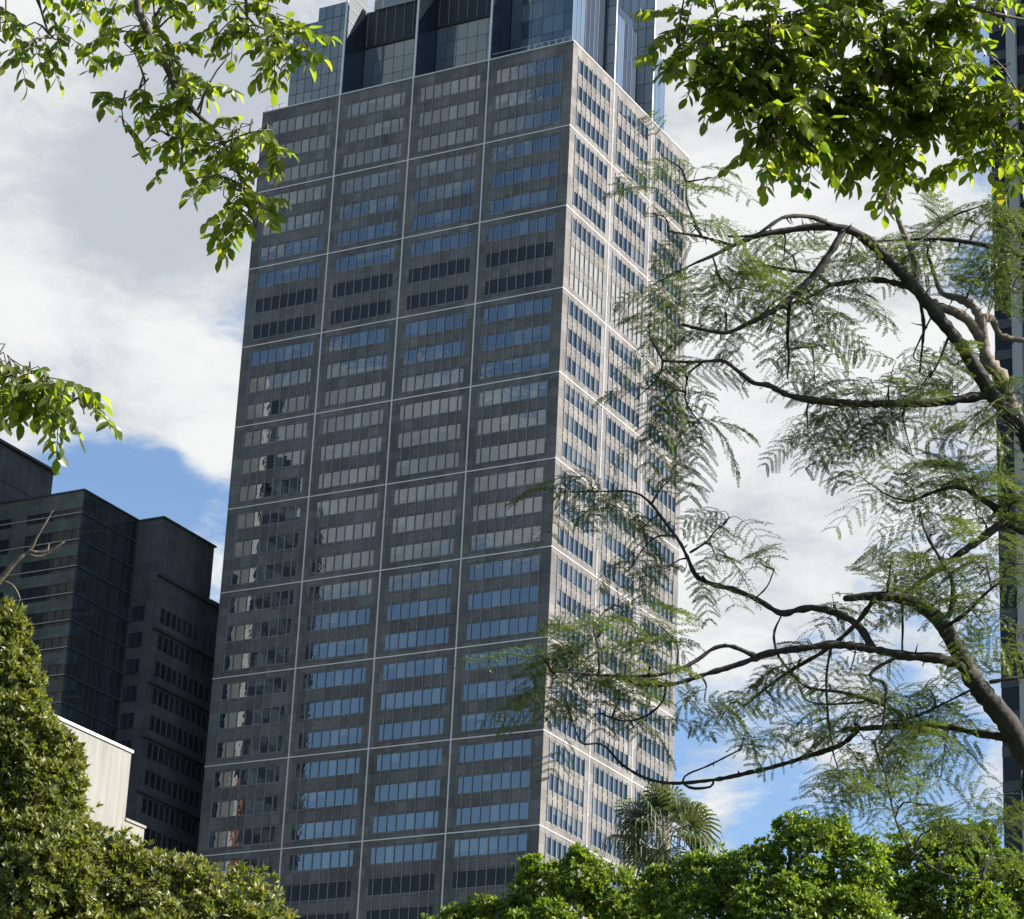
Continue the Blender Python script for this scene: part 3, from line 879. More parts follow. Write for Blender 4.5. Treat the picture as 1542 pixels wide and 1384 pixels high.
def frond_template(n_pin, n_leaf, L, seed):
    """a twice-feathered leaf: rachis, paired arching pinnae, each a comb of tiny leaflets"""
    r = np.random.default_rng(seed); V = []; Q = []
    def strip(a, b, wd, nrm):
        side = np.cross(unit(b - a), nrm) * wd
        i = len(V); V.extend([a - side, a + side, b + side * .7, b - side * .7]); Q.append((i, i + 1, i + 2, i + 3))
    droop = r.uniform(0.25, 0.6)
    def rach(t): return np.array([L * t, 0.02 * L * math.sin(3 * t + seed), 0.10 * L * t - droop * L * t * t])
    pr_ = rach(0)
    for k in range(1, 13):
        q = rach(k / 12); strip(pr_, q, 0.0014, np.array([0, 0, 1.0])); strip(pr_, q, 0.0014, np.array([0, 1.0, 0])); pr_ = q
    for k in range(n_pin):
        t = 0.10 + 0.90 * k / (n_pin - 1)
        base = rach(t); T = unit(rach(min(1, t + .03)) - rach(t - .03))
        pl_ = L * (0.40 * math.sin(math.pi * (0.22 + 0.62 * t)) + 0.06)
        for sg in (-1, 1):
            if r.uniform() < 0.06: continue
            lean = r.uniform(0.5, 0.75); dr = r.uniform(0.45, 1.1); lift = r.uniform(-0.1, 0.3)
            d0 = unit(np.array([T[0] * lean, sg * 1.0, lift + T[2] * lean]))
            def pin(s): return base + d0 * pl_ * s + np.array([0.12 * pl_ * s * s, 0, -dr * pl_ * 0.5 * s * s])
            pp = base
            for q in range(1, 6):
                c = pin(q / 5); strip(pp, c, 0.0009, np.array([0, 0, 1.0])); pp = c
            for q in range(n_leaf):
                s = (q + 0.8) / (n_leaf + 0.3)
                c = pin(s); tt = unit(pin(min(1, s + .02)) - pin(s - .02))
                sd = unit(np.cross(tt, [0, 0, 1.0])); nn = np.cross(sd, tt)
                ll = 0.0105 * (0.55 + 0.6 * math.sin(math.pi * min(1, 0.15 + 0.8 * s))); wd = 0.0025
                for s2 in (-1, 1):
                    tilt = r.normal(0.15, 0.35)
                    dv = unit(sd * s2 + tt * 0.45 + nn * tilt)
                    a = c; b = c + dv * ll
                    wv_ = unit(np.cross(dv, nn) + nn * r.normal(0, .3)) * wd
                    i = len(V); V.extend([a, a + dv * ll * .45 - wv_, b, a + dv * ll * .5 + wv_]); Q.append((i, i + 1, i + 2, i + 3))
    return np.array(V), np.array(Q)
FT = [frond_template(int(rng.integers(6, 9)), 20, rng.uniform(0.20, 0.29), 100 + i) for i in range(12)]

clusters = [
 (1010,250,40,7),(985,330,35,4),(1060,270,40,4),(1060,350,40,6),(1000,420,45,9),(1080,420,50,10),(985,520,45,9),(1020,570,50,12),(1060,640,40,8),(1000,620,50,10),(965,590,35,5),
 (1130,440,50,9),(1200,400,50,8),(1220,470,55,12),(1260,430,50,8),(1180,375,40,5),(1285,370,40,6),(1150,470,40,7),(1190,520,40,7),(1225,555,40,5),(1090,490,40,6),
 (1400,380,60,10),(1460,360,50,9),(1370,400,50,7),(1480,420,60,10),(1520,330,50,12),(1400,320,40,4),(1535,420,40,8),(1440,440,40,5),
 (1340,590,60,12),(1390,580,50,9),(1300,640,60,12),(1220,640,50,10),(1370,660,50,8),(1440,600,40,7),(1480,640,60,12),(1530,600,40,10),(1270,610,40,6),
 (1500,700,60,16),(1440,720,60,12),(1370,740,50,8),(1310,725,30,3),(1385,790,50,7),(1480,790,60,14),(1420,850,50,8),(1340,855,40,5),(1480,870,60,12),(1530,760,40,10),(1530,860,40,10),
 (1400,930,50,6),(1480,940,50,9),(1260,930,50,5),(1310,925,40,4),(1535,950,40,8),
 (885,745,45,9),(930,760,45,7),(850,748,25,4),(1000,735,35,4),(975,790,35,4),(1090,790,45,5),(1070,830,45,5),(1150,850,45,4),(960,850,45,6),(1015,850,40,4),(1060,880,30,2),
 (900,960,55,14),(950,950,55,12),(855,985,45,11),(830,1020,50,10),(880,1040,50,12),(930,1060,50,10),(975,1010,45,8),(860,1090,40,8),(950,1095,40,5),(795,1000,30,4),(1000,960,35,4),
 (1060,1040,50,5),(1095,1080,50,7),(1160,1050,50,6),(1120,1110,40,4),(1200,1000,40,4),(1250,1040,50,6),(1280,1000,40,4),(1330,1060,60,12),(1400,1050,60,10),(1370,1100,60,14),(1300,1110,60,12),(1240,1090,45,4),
 (1350,1160,60,13),(1300,1190,50,8),(1420,1150,50,8),(1440,1080,45,6),(1260,1150,45,4),(1380,1220,50,6),(1480,1270,45,4),(1440,1255,40,4),(1525,1300,40,3),(1530,1230,40,5),(1400,1260,40,4),
]
ff = Foliage()
for cx, cy, sp, n in clusters:
    A = np.vstack(fpx); i = np.argmin(((A[:, :2] - (cx, cy)) ** 2).sum(1))
    d0 = A[i, 2]; a3 = at(A[i, 0], A[i, 1], d0)
    c3 = at(cx, cy, d0 + rng.normal(0, 0.12))
    vec = c3 - a3; L = np.linalg.norm(vec)
    side = unit(np.cross(vec, rng.normal(0, 1, 3))) * L * 0.2
    end = c3 + unit(vec + [0, 0, 1e-3]) * 0.06
    tw = [a3, a3 + vec * 0.5 + side + [0, 0, 0.03], end]
    C_, R_ = fw_.tube(tw, [0.006, 0.004, 0.0022], 5, 0.05, 0.03, False)
    K = max(2, int(n * (0.72 if cx < 1035 else 0.92) + rng.uniform(0, 1)))
    # fronds spread round the twig end
    base = C_[np.clip((rng.uniform(0.35, 1.0, K) * (len(C_) - 1)).astype(int), 0, len(C_) - 1)] + rng.normal(0, 0.35, (K, 3)) * sp * d0 / FPX * 0.9
    az_ = rng.uniform(0, 2 * math.pi, K)
    out_d = np.column_stack([np.cos(az_), np.sin(az_), rng.uniform(-0.35, 0.5, K)]) + 0.5 * unit(vec)
    X, Y, Z = frames(out_d, np.column_stack([rng.normal(0, .3, K), rng.normal(0, .3, K), np.ones(K)]))
    for k in range(K):
        base_k, _ = (base[k], 0)
        # a thin stalk back to the twig keeps every frond attached
        j = np.argmin(((C_ - base_k) ** 2).sum(1))
        if np.linalg.norm(C_[j] - base_k) > 0.02: fw_.tube([C_[j], (C_[j] + base_k) / 2 + [0, 0, .015], base_k], [0.0022, 0.0018, 0.0014], 4, 0.0, 0.05, False)
    for q in range(len(FT)):
        sel = np.arange(K)[(np.arange(K) + int(cx)) % len(FT) == q]
        if len(sel): ff.stamp(FT[q][0], FT[q][1], X[sel], Y[sel], Z[sel], base[sel], rng.uniform(0.75, 1.2, len(sel)))
M['bark_f'] = bark('backlit_branch_bark', (0.010, 0.008, 0.006), (0.042, 0.033, 0.023), 30)  # near-black: the backlit shade of the limbs is put into the bark colour
M['bark_f2'] = bark('tan_branch_bark', (0.07, 0.055, 0.04), (0.20, 0.16, 0.115), 26)
M['leaf_f'] = leaf_mat('feathery_leaf', [(0.034, 0.056, 0.020), (0.058, 0.088, 0.027), (0.095, 0.118, 0.042)], 0.42, 0.42, (1.9, 1.8, 0.8), 0.5)
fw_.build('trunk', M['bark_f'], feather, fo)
o = fpale.build('limb', M['bark_f2'], feather, fo); o['label'] = 'paler tan knobbly limb'
ff.build('crown', M['leaf_f'], feather, fo)

# ---------------------------------------------------------------- overhanging trees with pinnate leaves
LT = [leaf_template(wd_ * 1.15, 5, fo__, d, w) for d, w, wd_, fo__ in ((0.10, 0.01, 0.25, 0.2), (0.30, 0.0, 0.27, 0.45), (-0.08, 0.02, 0.23, 0.1), (0.45, 0.015, 0.25, 0.3), (0.18, 0.03, 0.21, 0.6), (0.05, 0.0, 0.28, -0.1))]
class Overhang:
    def __init__(self, d): self.w = Wood(); self.f = Foliage(); self.d = d; self.px = []
    def limb(self, pts, r0, r1, d0=None, dz=0.0):
        P_ = np.array(pts, float)
        if d0 is None:
            A = np.vstack(self.px); i = np.argmin(((A[:, :2] - P_[0]) ** 2).sum(1)); d0 = A[i, 2]
        dd = d0 + dz * np.linspace(0, 1, len(P_))
        W3 = np.array([at(x, y, d) for (x, y), d in zip(P_, dd)])
        self.w.tube(W3, np.linspace(r0, r1, len(P_)) / 2 * self.d / FPX, 7, 0.08, 0.03)
        self.px.append(catmull(np.column_stack([P_, dd]), 50)); return W3
    def leaf(self, p, d, L, n, size):
        """pinnate leaf hanging from p along d"""
        d = unit(d); g_ = np.array([0, 0, -1.0]); ss = np.linspace(0, 1, 7)
        C_ = np.array([p + d * L * s + g_ * L * 0.30 * s * s for s in ss])
        self.w.tube(C_[[0, 3, 6]], [0.0016, 0.0013, 0.0010], 4, 0.0, 0.05, False)
        T = np.gradient(C_, axis=0)
        side = unit(np.cross(d, [0, 0, 1.0]) + rng.normal(0, 0.15, 3))
        B_, D_, U_, S_ = [], [], [], []
        for k in range(n):
            s = 0.25 + 0.75 * k / (n - 0.3); c = p + d * L * s + g_ * L * 0.30 * s * s
            t = unit(T[min(6, int(s * 6))])
            for sg in (-1, 1):
                B_.append(c); D_.append(side * sg * 1.0 + t * 0.5 + g_ * rng.uniform(0.15, 1.3) + rng.normal(0, 0.12, 3))
                U_.append(np.array([0, -0.55, 0.8]) + rng.normal(0, 0.45, 3) + side * sg * 0.3); S_.append(size * rng.uniform(0.68, 1.18) * (0.8 + 0.35 * s))
        c = C_[-1]; B_.append(c); D_.append(unit(T[-1]) + rng.normal(0, .1, 3)); U_.append(np.array([0.1, -0.2, 1.0])); S_.append(size * 1.1)
        X, Y, Z = frames(np.array(D_), np.array(U_)); B_ = np.array(B_); S_ = np.array(S_)
        pick = rng.integers(0, len(LT), len(B_))
        for q in range(len(LT)):
            k = pick == q
            if k.any(): self.f.stamp(LT[q][0], LT[q][1], X[k], Y[k], Z[k], B_[k], S_[k])
    def cluster(self, cx, cy, sp, n, L=0.125, size=0.038, nl=(5, 7)):
        A = np.vstack(self.px); i = np.argmin(((A[:, :2] - (cx, cy)) ** 2).sum(1))
        d0 = A[i, 2]; a3 = at(A[i, 0], A[i, 1], d0); c3 = at(cx, cy - 0.35 * sp - 24, d0 + rng.normal(0, 0.10))
        v = c3 - a3; C_, _ = self.w.tube([a3, a3 + v * 0.5 + [0, 0, 0.025], c3], [0.0035, 0.0025, 0.0017], 5, 0.03, 0.03, False)
        for k in range(n):
            b_ = C_[int(rng.uniform(0.3, 1.0) * (len(C_) - 1))] + rng.normal(0, 0.30, 3) * sp * d0 / FPX
            j = C_[np.argmin(((C_ - b_) ** 2).sum(1))]
            self.w.tube([j, b_], [0.0016, 0.0013], 4, 0, 0.05, False)
            a_ = rng.uniform(0, 2 * math.pi)
            self.leaf(b_, np.array([math.cos(a_), math.sin(a_), rng.uniform(-0.9, 0.25)]) + 0.35 * unit(v), L * rng.uniform(0.75, 1.15), int(rng.integers(nl[0], nl[1] + 1)), size)
M['leaf_o'] = leaf_mat('pinnate_leaf', [(0.048, 0.076, 0.012), (0.078, 0.112, 0.016), (0.125, 0.150, 0.026), (0.15, 0.13, 0.03)], 0.33, 0.58, (3.3, 3.2, 0.9), 0.5, [0, 0.45, 0.96, 1.0])
M['bark_o'] = bark('overhang_bark', (0.045, 0.036, 0.028), (0.15, 0.125, 0.10), 40)

# left: trunk stands off to the left of the view
tl = empty('overhanging_tree', (-3.6, 7.2, 0)); tlo = np.array([-3.6, 7.2, 0])
tag(tl, 'overhanging tree with bright oval leaflets hanging in from the upper left', 'tree')
OL = Overhang(7.8)
m0 = OL.limb([(150, -420), (190, -180), (207, 0), (213, 27), (250, 100), (270, 142), (297, 172), (324, 196), (338, 216), (357, 253), (372, 300), (385, 345)], 15, 3, 7.8, -0.2)
H0 = at(150, -420, 7.8)
OL.w.tube([tlo, tlo + [0.1, 0, 2.0], tlo + [0.25, 0.1, 4.2], (tlo + [0.25, 0.1, 4.2] + H0) / 2 + [0, 0, 0.5], H0], [0.19, 0.15, 0.12, 0.06, 0.018], 12, 0.04, 0.08)
H1 = at(-250, 420, 6.6)
OL.w.tube([tlo + [0.2, 0.08, 3.4], (tlo + [0.2, 0.08, 3.4] + H1) / 2 + [0, 0, 0.15], H1], [0.05, 0.03, 0.012], 8, 0.05, 0.06)
OL.limb([(190, -180), (300, -90), (365, -20), (372, 25), (395, 42), (435, 52)], 7, 3, None, 0.1)
OL.limb([(160, -380), (60, -200), (40, -60), (62, 15), (76, 55), (98, 60)], 6, 2, None, 0.1)
OL.limb([(160, -380), (-40, -150), (-30, 20), (20, 32)], 6, 2, None, 0.0)
OL.limb([(228, -30), (232, 15), (236, 45)], 4, 2, None, 0.05)
OL.limb([(224, 118), (204, 140), (184, 155), (187, 190)], 2.5, 1.5, None, 0.05)
OL.limb([(338, 212), (300, 210), (262, 208), (250, 200)], 2.5, 1.5, None, 0.05)
OL.limb([(340, 214), (375, 200), (400, 196)], 3, 2, None, -0.05)
OL.limb([(300, 175), (303, 195), (305, 215)], 2.5, 1.5, None, 0.05)
OL.limb([(120, -150), (130, -30), (150, 5)], 4, 2, None, 0.1)
for c in [(20,45,30,4),(15,75,20,2),(50,70,25,3),(40,110,18,1),(105,70,28,3),(118,100,15,1),(110,12,22,3),(140,20,20,3),(165,25,18,2),(60,10,20,2),(20,10,20,2),
          (205,5,25,3),(225,45,30,5),(210,75,28,4),(240,90,30,4),(200,90,20,2),(235,140,22,3),(262,110,26,4),(290,125,25,4),(310,140,25,3),(328,160,18,2),(270,165,20,1),
          (150,165,14,1),(188,208,12,1),(205,160,10,1),
          (290,15,25,3),(270,40,22,2),(305,45,20,2),(340,25,28,4),(380,15,30,5),(420,20,28,4),(432,55,28,5),(455,85,30,6),(478,100,20,3),(400,75,24,3),(370,95,22,2),(345,75,20,2),(355,115,18,1),(415,95,20,2),(440,115,18,2),
          (250,222,20,2),(232,238,12,1),(278,215,22,3),(262,262,10,1),(310,225,22,3),(330,250,24,4),(365,225,28,5),(395,215,26,5),(418,235,22,4),(425,255,15,2),(350,280,25,4),(300,300,24,3),(285,285,18,1),(330,315,26,4),(365,325,26,4),(395,330,24,4),(412,340,15,2),(385,362,16,2),(345,345,15,1)]:
    OL.cluster(c[0] - 14, c[1] + 4, c[2], max(1, int(c[3] * 0.72 + rng.uniform(0, 1))))
OL.limb([(-250, 420), (-120, 470), (-40, 520), (10, 560), (60, 585), (110, 605)], 8, 2.5, 6.6, 0.0)
for c in [(0,530,14,1),(5,585,26,4),(25,595,26,4),(20,625,28,4),(60,605,26,4),(85,610,22,4),(110,625,20,3),(128,645,16,2),(60,645,24,3),(95,650,20,2),(20,650,22,2),(145,660,12,1)]:
    OL.cluster(c[0] - 18, c[1] - 8, c[2], max(1, int(c[3] * 1.15)), 0.125, 0.039, (5, 7))
OL.w.build('trunk', M['bark_o'], tl, tlo); OL.f.build('crown', M['leaf_o'], tl, tlo, True)

# right: a denser crown hanging from above
tr = empty('overhanging_tree', (3.4, 6.0, 0)); tro = np.array([3.4, 6.0, 0])
tag(tr, 'overhanging tree whose dense dark oval leaflets fill the upper right above the feathery tree', 'tree')
OR = Overhang(8.2)
OR.limb([(1750, -500), (1500, -420), (1330, -260), (1320, -60), (1330, 30), (1338, 110)], 20, 7, 8.2, 0.1)
H2 = at(1750, -500, 8.2)
OR.w.tube([tro, tro + [0.0, 0.1, 2.2], tro + [-0.05, 0.3, 4.5], H2], [0.24, 0.19, 0.15, 0.03], 12, 0.04, 0.08)
OR.limb([(1330, -260), (1220, -180), (1176, -20), (1162, 30), (1157, 60), (1160, 120), (1166, 190), (1170, 215)], 9, 3, None, -0.3)
OR.limb([(1500, -420), (1440, -160), (1398, -10), (1402, 70), (1400, 85)], 9, 5, None, 0.3)
OR.limb([(1500, -420), (1560, -150), (1440, -10), (1470, 12), (1520, 25), (1570, 35)], 8, 4, None, 0.2)
OR.limb([(1560, -150), (1600, 20), (1545, 120), (1500, 200), (1510, 240)], 8, 3, None, 0.1)
OR.limb([(1157, 60), (1090, 70), (1060, 80), (1020, 65)], 4, 2, None, -0.1)
OR.limb([(1160, 110), (1110, 120), (1065, 135)], 4, 2, None, -0.1)
OR.limb([(1338, 110), (1300, 150), (1255, 190), (1225, 230)], 6, 3, None, -0.1)
OR.limb([(1338, 110), (1345, 180), (1340, 250)], 6, 3, None, 0.1)
OR.limb([(1338, 110), (1400, 150), (1440, 190), (1460, 240)], 6, 3, None, 0.1)
OR.limb([(1240, -160), (1240, -20), (1250, 40), (1260, 90)], 6, 3, None, -0.1)
cl = []
r2_ = np.random.default_rng(5)
def dense(x0, y0, x1, y1, n, k):
    for _ in range(n): cl.append((r2_.uniform(x0, x1), r2_.uniform(y0, y1), 30, k))
dense(1060, -30, 1200, 60, 9, 4); dense(1200, -30, 1340, 60, 10, 4); dense(1340, -30, 1540, 60, 13, 4)
dense(1060, 60, 1180, 165, 18, 5); dense(1180, 50, 1330, 160, 16, 5); dense(1330, 60, 1540, 160, 18, 5)
dense(1150, 150, 1230, 260, 12, 5); dense(1240, 150, 1370, 265, 22, 5); dense(1380, 150, 1480, 230, 9, 5); dense(1470, 150, 1545, 220, 8, 4)
cl += [(1025,60,18,2),(1010,75,12,1),(1045,30,20,2),(1030,115,12,1),(1065,170,18,2),(1095,160,20,3),(1050,100,22,2),(1035,5,18,2),(1155,265,22,3),(1205,280,18,2),(1195,240,20,3),(1185,200,22,3),
       (1455,255,22,3),(1462,275,16,2),(1500,255,20,3),(1515,245,16,2),(1375,235,20,3),(1395,250,14,1),(1260,275,16,2),(1335,285,16,2),(1440,230,20,3)]
for c in cl: OR.cluster(int(c[0]), int(c[1]), c[2] - 4, max(1, int(c[3] * 0.72 + rng.uniform(0, 1))), 0.135, 0.040, (5, 7))
OR.w.build('trunk', M['bark_o'], tr, tro); OR.f.build('crown', M['leaf_o'], tr, tro, True)

# ---------------------------------------------------------------- leafy crowns made of clumps
def clump_crown(fol, lobes, per_m2, size, tmpl, rosette, shells, upbias=0.6, spread=0.9, lump=0.25):
    """lobes: (centre, (rx,ry,rz)); twig tips scattered in the outer layers of every lobe, a rosette of leaves on each"""
    cs = np.array([l[0] for l in lobes]); rs = np.array([l[1] for l in lobes])
    for li, lb in enumerate(lobes):
        c, r = lb[0], lb[1]; c = np.array(c); r = np.array(r); dens = lobes[li][2] if len(lobes[li]) > 2 else 1.0
        area = 4 * math.pi * (r.prod()) ** (2 / 3)
        K = int(area * per_m2 * dens)
        n = rng.normal(0, 1, (K, 3)); n /= np.linalg.norm(n, axis=1)[:, None]
        ph = rng.uniform(0, 6.28, 6)
        bump = 1 + lump * (0.5 * np.sin(5 * n[:, 0] + ph[0]) * np.sin(5 * n[:, 1] + ph[1]) + 0.4 * np.sin(9 * n[:, 2] + ph[2] + 3 * n[:, 0]) + 0.3 * np.sin(14 * n[:, 1] + ph[3]) * np.sin(13 * n[:, 2] + ph[4]))
        sh = 1 - (1 - shells) * rng.uniform(0, 1, K) ** 1.3
        p = c + n * r * (bump * sh)[:, None]
        # drop tips buried deep inside another lobe
        keep = np.ones(K, bool)
        for lj in range(len(lobes)):
            if lj == li: continue
            q = (((p - cs[lj]) / rs[lj]) ** 2).sum(1); keep &= q > 0.45
        p = p[keep]; n = n[keep]; K = len(p)
        if not K: continue
        ax = n * spread + np.array([0, 0, upbias]) + rng.normal(0, 0.35, (K, 3))
        ax /= np.linalg.norm(ax, axis=1)[:, None]
        e1 = np.cross(ax, rng.normal(0, 1, (K, 3))); e1 /= np.linalg.norm(e1, axis=1)[:, None]
        e2 = np.cross(ax, e1)
        for k in range(rosette):
            a_ = 2.399 * k + rng.uniform(-.3, .3, K)
            open_ = rng.uniform(0.35, 1.25, K)
            d = ax * np.cos(open_)[:, None] + (e1 * np.cos(a_)[:, None] + e2 * np.sin(a_)[:, None]) * np.sin(open_)[:, None]
            X, Y, Z = frames(d, ax + rng.normal(0, .25, (K, 3)))
            base = p - ax * (size * 0.25 * (k / rosette))[..., None] if False else p - ax * size * 0.3 * (k / rosette)
            fol.stamp(tmpl[k % len(tmpl)][0], tmpl[k % len(tmpl)][1], X, Y, Z, base, size * rng.uniform(0.7, 1.15, K))

def puffs(lobes, k, f, seed):
    r = np.random.default_rng(seed); out_ = []
    for l in lobes:
        c = np.array(l[0]); R3 = np.array(l[1]); dn = l[2] if len(l) > 2 else 1.0
        out_.append((c, R3 * 0.92, dn * 0.8))
        for _ in range(k):
            n = unit(r.normal(0, 1, 3) + [0, -0.4, 0.25]); q = f * r.uniform(0.6, 1.25)
            out_.append((c + n * R3 * (1.02 - q), R3 * q * np.array([1, 1, 0.8]), dn))
    return out_

# glossy fig at lower left
fg = empty('broadleaf_tree', (-6.6, 27.5, 0)); fgo = np.array([-6.6, 27.5, 0])
tag(fg, 'dense glossy olive green fig tree bulging up from the lower left corner', 'tree')
GT = [leaf_template(0.20, 3, 0.35, 0.12), leaf_template(0.22, 3, 0.25, 0.0)]
FIGD = 28.0
def lobe(px, py, rpx, d, sy=1.0, dens=1.0):
    r = rpx * d / FPX; return (at(px, py, d), (r, r * sy, r), dens)
figl = [lobe(-70, 975, 92, 28.3), lobe(-45, 1080, 100, 27.6), lobe(30, 1190, 98, 27.4), lobe(120, 1335, 102, 27.0), lobe(235, 1385, 112, 27.2), lobe(345, 1405, 98, 27.4), lobe(395, 1425, 62, 27.2),
        lobe(20, 1330, 120, 26.6), lobe(38, 1075, 42, 27.4), lobe(80, 1135, 46, 27.2), lobe(0, 950, 45, 27.8), lobe(-5, 1020, 72, 27.6), lobe(20, 1110, 72, 27.3), lobe(60, 1210, 78, 27.0), lobe(-120, 1200, 150, 27.5), lobe(200, 1500, 150, 26.8), lobe(330, 1520, 130, 27.2), lobe(40, 1480, 160, 26.8, 1, .8)]
figl += [((-6.6, 27.6, 7.9), (2.6, 2.6, 2.2), 0.35), ((-8.6, 28.6, 6.6), (2.4, 2.4, 2.2), 0.3), ((-4.9, 28.6, 5.6), (2.0, 2.2, 1.5), 0.5), ((-6.0, 26.0, 5.2), (2.0, 1.8, 1.5), 0.4)]
fl_ = Foliage()
clump_crown(fl_, puffs(figl, 9, 0.32, 3), 290, 0.078, GT, 7, 0.6, 0.55, 1.0, 0.25)
M['leaf_g'] = leaf_mat('glossy_fig_leaf', [(0.048, 0.064, 0.014), (0.112, 0.134, 0.030), (0.190, 0.198, 0.054), (0.27, 0.20, 0.06)], 0.46, 0.32, (2.0, 2.0, 0.6), 0.5, [0, 0.45, 0.96, 1.0])
M['bark_g'] = bark('grey_fig_bark', (0.09, 0.08, 0.065), (0.24, 0.21, 0.17), 12)
gw = Wood()
gw.tube([fgo, fgo + [0.1, 0, 1.4], fgo + [0.0, 0, 3.0], fgo + [0.1, 0, 5.0]], [0.55, 0.38, 0.33, 0.25], 14, 0.05, 0.1)
for l in figl[:14]:
    e = np.array(l[0]); gw.tube([fgo + [0.05, 0, 3.0], (fgo + [0, 0, 3.6] + e) / 2 + [0, 0, -0.2], e], [0.16, 0.08, 0.025], 7, 0.06, 0.12)
gw.build('trunk', M['bark_g'], fg, fgo); fl_.build('crown', M['leaf_g'], fg, fgo)
bb = Wood()
bd = 26.5
bp_ = [(-60, 930), (0, 873), (25, 845), (45, 828), (58, 805), (70, 785), (80, 768)]
bb.tube([at(x, y, bd) for x, y in bp_], np.array([12, 9, 7, 5.5, 4.2, 3, 1.5]) / 2 * bd / FPX, 8, 0.10, 0.04)
bb.tube([at(x, y, bd) for x, y in [(44, 830), (60, 832), (72, 828), (74, 818)]], np.array([5, 4, 3, 2]) / 2 * bd / FPX, 6, 0.08, 0.04)
bb.tube([at(x, y, bd) for x, y in [(40, 834), (62, 838), (82, 826), (97, 816)]], np.array([5, 4, 3, 2]) / 2 * bd / FPX, 6, 0.08, 0.04)
bb.tube([at(x, y, bd) for x, y in [(3, 874), (18, 880), (28, 895), (30, 906), (22, 914)]], np.array([2.5, 2, 2, 1.5, 1.5]) / 2 * bd / FPX, 5, 0.05, 0.04)
M['bark_bare'] = bark('pale_bare_bark', (0.07, 0.052, 0.038), (0.20, 0.155, 0.11), 18)
o = bb.build('bare_branch', M['bark_bare'], fg, fgo); o['label'] = 'pale leafless branch sticking out above the crown'

# bright green trees along the lower right
BT = [leaf_template(0.24, 3, 0.3, 0.1), leaf_template(0.26, 3, 0.2, 0.0)]
M['leaf_b'] = leaf_mat('bright_green_leaf', [(0.046, 0.095, 0.014), (0.095, 0.165, 0.022), (0.18, 0.235, 0.038)], 0.42, 0.40, (2.2, 2.0, 0.6), 0.45)
M['bark_b'] = bark('brown_bark', (0.07, 0.055, 0.04), (0.20, 0.165, 0.125), 10)
def round_tree(name, label, gx, gy, lobes_px, d, extra, per, size, group=None):
    o_ = np.array([gx, gy, 0.0]); root = empty(name, o_)
    tag(root, label, 'tree', group)
    lobes = [lobe(x, y, r, d + dd) for x, y, r, dd in lobes_px] + extra
    fo_ = Foliage(); clump_crown(fo_, puffs(lobes, 10, 0.34, int(gx * 10)), per, size, BT, 6, 0.55, 0.8, 0.8, 0.35)
    w = Wood(); h = max(l[0][2] for l in lobes)
    w.tube([o_, o_ + [0.08, 0, h * 0.25], o_ + [0, 0.05, h * 0.5], o_ + [0.05, 0, h * 0.72]], [0.32, 0.24, 0.20, 0.12], 12, 0.05, 0.12)
    for l in lobes: w.tube([o_ + [0, 0, h * 0.42], (o_ + [0, 0, h * 0.55] + np.array(l[0])) / 2, np.array(l[0])], [0.10, 0.06, 0.025], 6, 0.06, 0.15)
    w.build('trunk', M['bark_b'], root, o_); fo_.build('crown', M['leaf_b'], root, o_)
GRP = 'bright green leafy trees along the bottom right'
c1 = at(870, 1400, 44); c2 = at(1190, 1400, 41); c3 = at(1440, 1400, 43)
round_tree('leafy_tree', 'lowest bright green leafy tree in front of the foot of the granite tower', c1[0], c1[1],
    [(745, 1400, 55, 0), (815, 1345, 52, 0.3), (875, 1325, 42, -0.2), (868, 1288, 16, -0.2), (930, 1355, 55, 0.1), (690, 1420, 55, 0.2), (820, 1420, 70, -0.6), (960, 1400, 60, -.4), (800, 1303, 18, 0.2)],
    44, [((c1[0], c1[1] + .6, c1[2] - 1.6), (2.3, 1.6, 1.6), .4)], 190, 0.085, GRP)
round_tree('leafy_tree', 'tallest domed bright green leafy tree beside the fan palm', c2[0], c2[1],
    [(1215, 1300, 72, 0), (1190, 1250, 26, 0), (1255, 1265, 36, 0.2), (1130, 1325, 58, 0.2), (1060, 1330, 52, 0.4), (1000, 1345, 45, 0.5), (1290, 1310, 55, 0), (1170, 1390, 90, -.5), (1060, 1400, 70, -.2), (1280, 1400, 80, -.4)],
    41, [((c2[0], c2[1] + .6, c2[2] - 1.7), (2.2, 1.6, 1.7), .4)], 200, 0.080, GRP)
round_tree('leafy_tree', 'bright green leafy tree at the right edge under the feathery branches', c3[0], c3[1],
    [(1370, 1310, 60, 0), (1425, 1275, 42, 0.2), (1470, 1275, 38, 0.1), (1510, 1330, 55, 0.3), (1440, 1350, 70, -.3), (1560, 1370, 60, 0.2), (1360, 1400, 70, -.3), (1480, 1420, 80, -.4)],
    43, [((c3[0] + .3, c3[1] + .6, c3[2] - 1.7), (2.3, 1.6, 1.7), .4)], 195, 0.082, GRP)

# fan palm behind them
pc = at(1000, 1258, 84.0)
palm = empty('fan_palm', (pc[0], pc[1], 0)); po = np.array([pc[0], pc[1], 0.0])
tag(palm, 'fan palm with drooping grey green fronds rising behind the leafy trees before the tower', 'palm')
pw = Wood()
pw.tube([po, po + [0.05, 0, pc[2] * .5], [pc[0], pc[1], pc[2] + 0.1]], [0.26, 0.19, 0.17], 10, 0.04, 0.25)
pf = Foliage()
V = []; Q = []
fans = [(90, 0), (82, .5), (100, -.5), (75, -.2), (112, .3), (125, -.7), (140, 0), (150, .6), (160, -.4), (175, .2), (190, -.5), (205, .1), (215, .6), (230, -.2), (55, .5), (42, -.1), (30, .6), (22, -.6), (5, .2), (-10, -.5), (-22, .3), (-35, -.1), (-50, .4), (250, -.6), (280, .5), (265, -.9), (95, .9), (60, -.9), (130, .9), (10, .9), (170, -.9)]
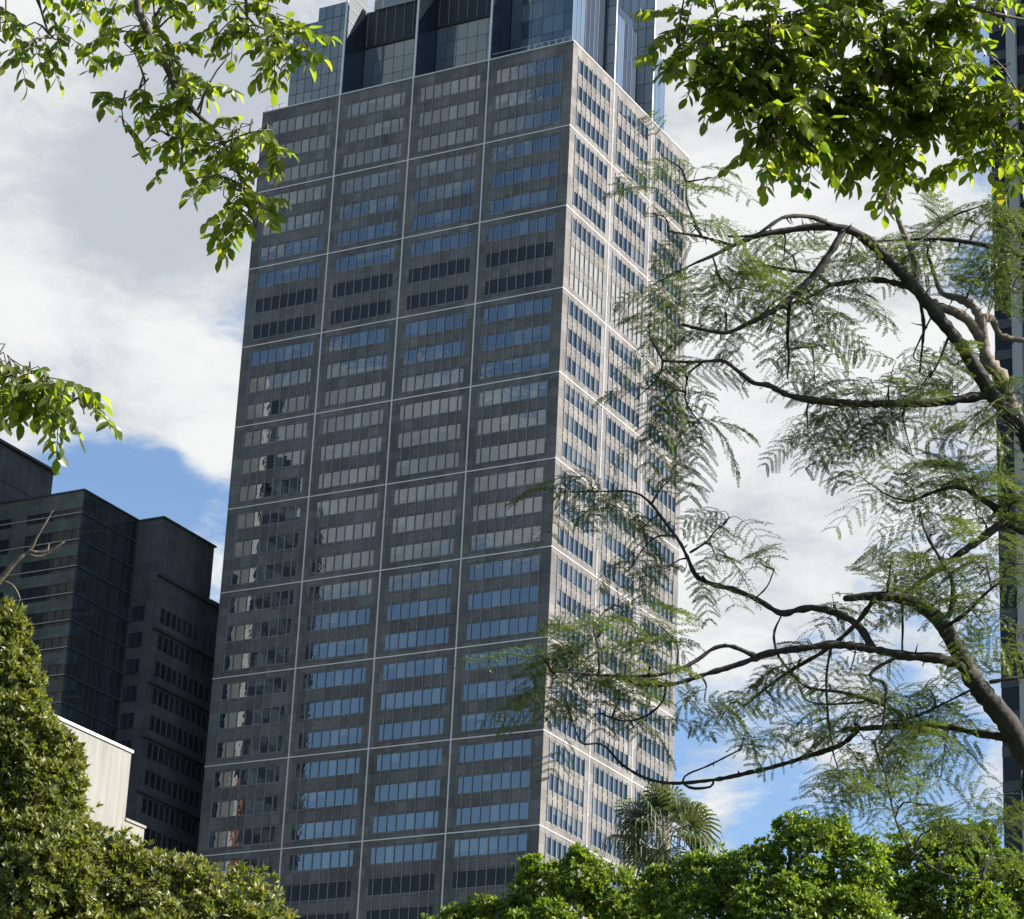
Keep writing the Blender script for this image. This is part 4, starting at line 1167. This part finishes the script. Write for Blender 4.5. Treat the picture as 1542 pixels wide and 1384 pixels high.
for fa, fd in fans:
    fa = math.radians(fa + rng.uniform(-6, 6))
    dirp = unit(np.array([math.cos(fa), fd, math.sin(fa)]))
    e_ = dirp[2]
    L = rng.uniform(0.65, 1.05)
    hub = np.array(pc) + dirp * L + np.array([0, 0, -0.14 * L * (1 - abs(e_))])
    pw.tube([pc, (pc + hub) / 2 + [0, 0, 0.05], hub], [0.024, 0.016, 0.012], 5, 0, 0.2, False)
    sd = unit(np.cross(dirp, [0.02, 0.01, 1.0])); up_ = np.cross(sd, dirp)
    tw_ = rng.uniform(-.9, .9); sd, up_ = sd * math.cos(tw_) + up_ * math.sin(tw_), up_ * math.cos(tw_) - sd * math.sin(tw_)
    R_ = rng.uniform(0.88, 1.18) * (1.0 if e_ > 0 else 0.85); ns = 17
    hang = rng.uniform(0.6, 1.2)
    for j in range(ns):
        th = (j / (ns - 1) - 0.5) * math.radians(210)
        d1 = dirp * math.cos(th) + sd * math.sin(th) + up_ * 0.15
        w_ = np.cross(unit(d1), up_) * (R_ * 0.046)
        m1 = hub + d1 * R_ * 0.55; m2 = m1 + d1 * R_ * 0.28 + np.array([0, 0, -hang * R_ * 0.22]); m3 = m2 + d1 * R_ * 0.10 + np.array([0, 0, -hang * R_ * 0.50])
        i = len(V); V += [hub - w_ * .25, hub + w_ * .25, m1 + w_, m1 - w_, m2 + w_ * .5, m2 - w_ * .5, m3 + w_ * .12, m3 - w_ * .12]
        Q += [(i, i + 1, i + 2, i + 3), (i + 3, i + 2, i + 4, i + 5), (i + 5, i + 4, i + 6, i + 7)]
pf.add(np.array(V), np.array(Q))
M['leaf_p'] = leaf_mat('palm_frond', [(0.045, 0.066, 0.026), (0.072, 0.098, 0.038), (0.13, 0.14, 0.062)], 0.5, 0.2, (1.8, 1.7, 0.8), 0.25, [0, 0.6, 1])
M['bark_p'] = bark('palm_bark', (0.12, 0.10, 0.08), (0.27, 0.23, 0.18), 8)
pw.build('trunk', M['bark_p'], palm, po); pf.build('crown', M['leaf_p'], palm, po)
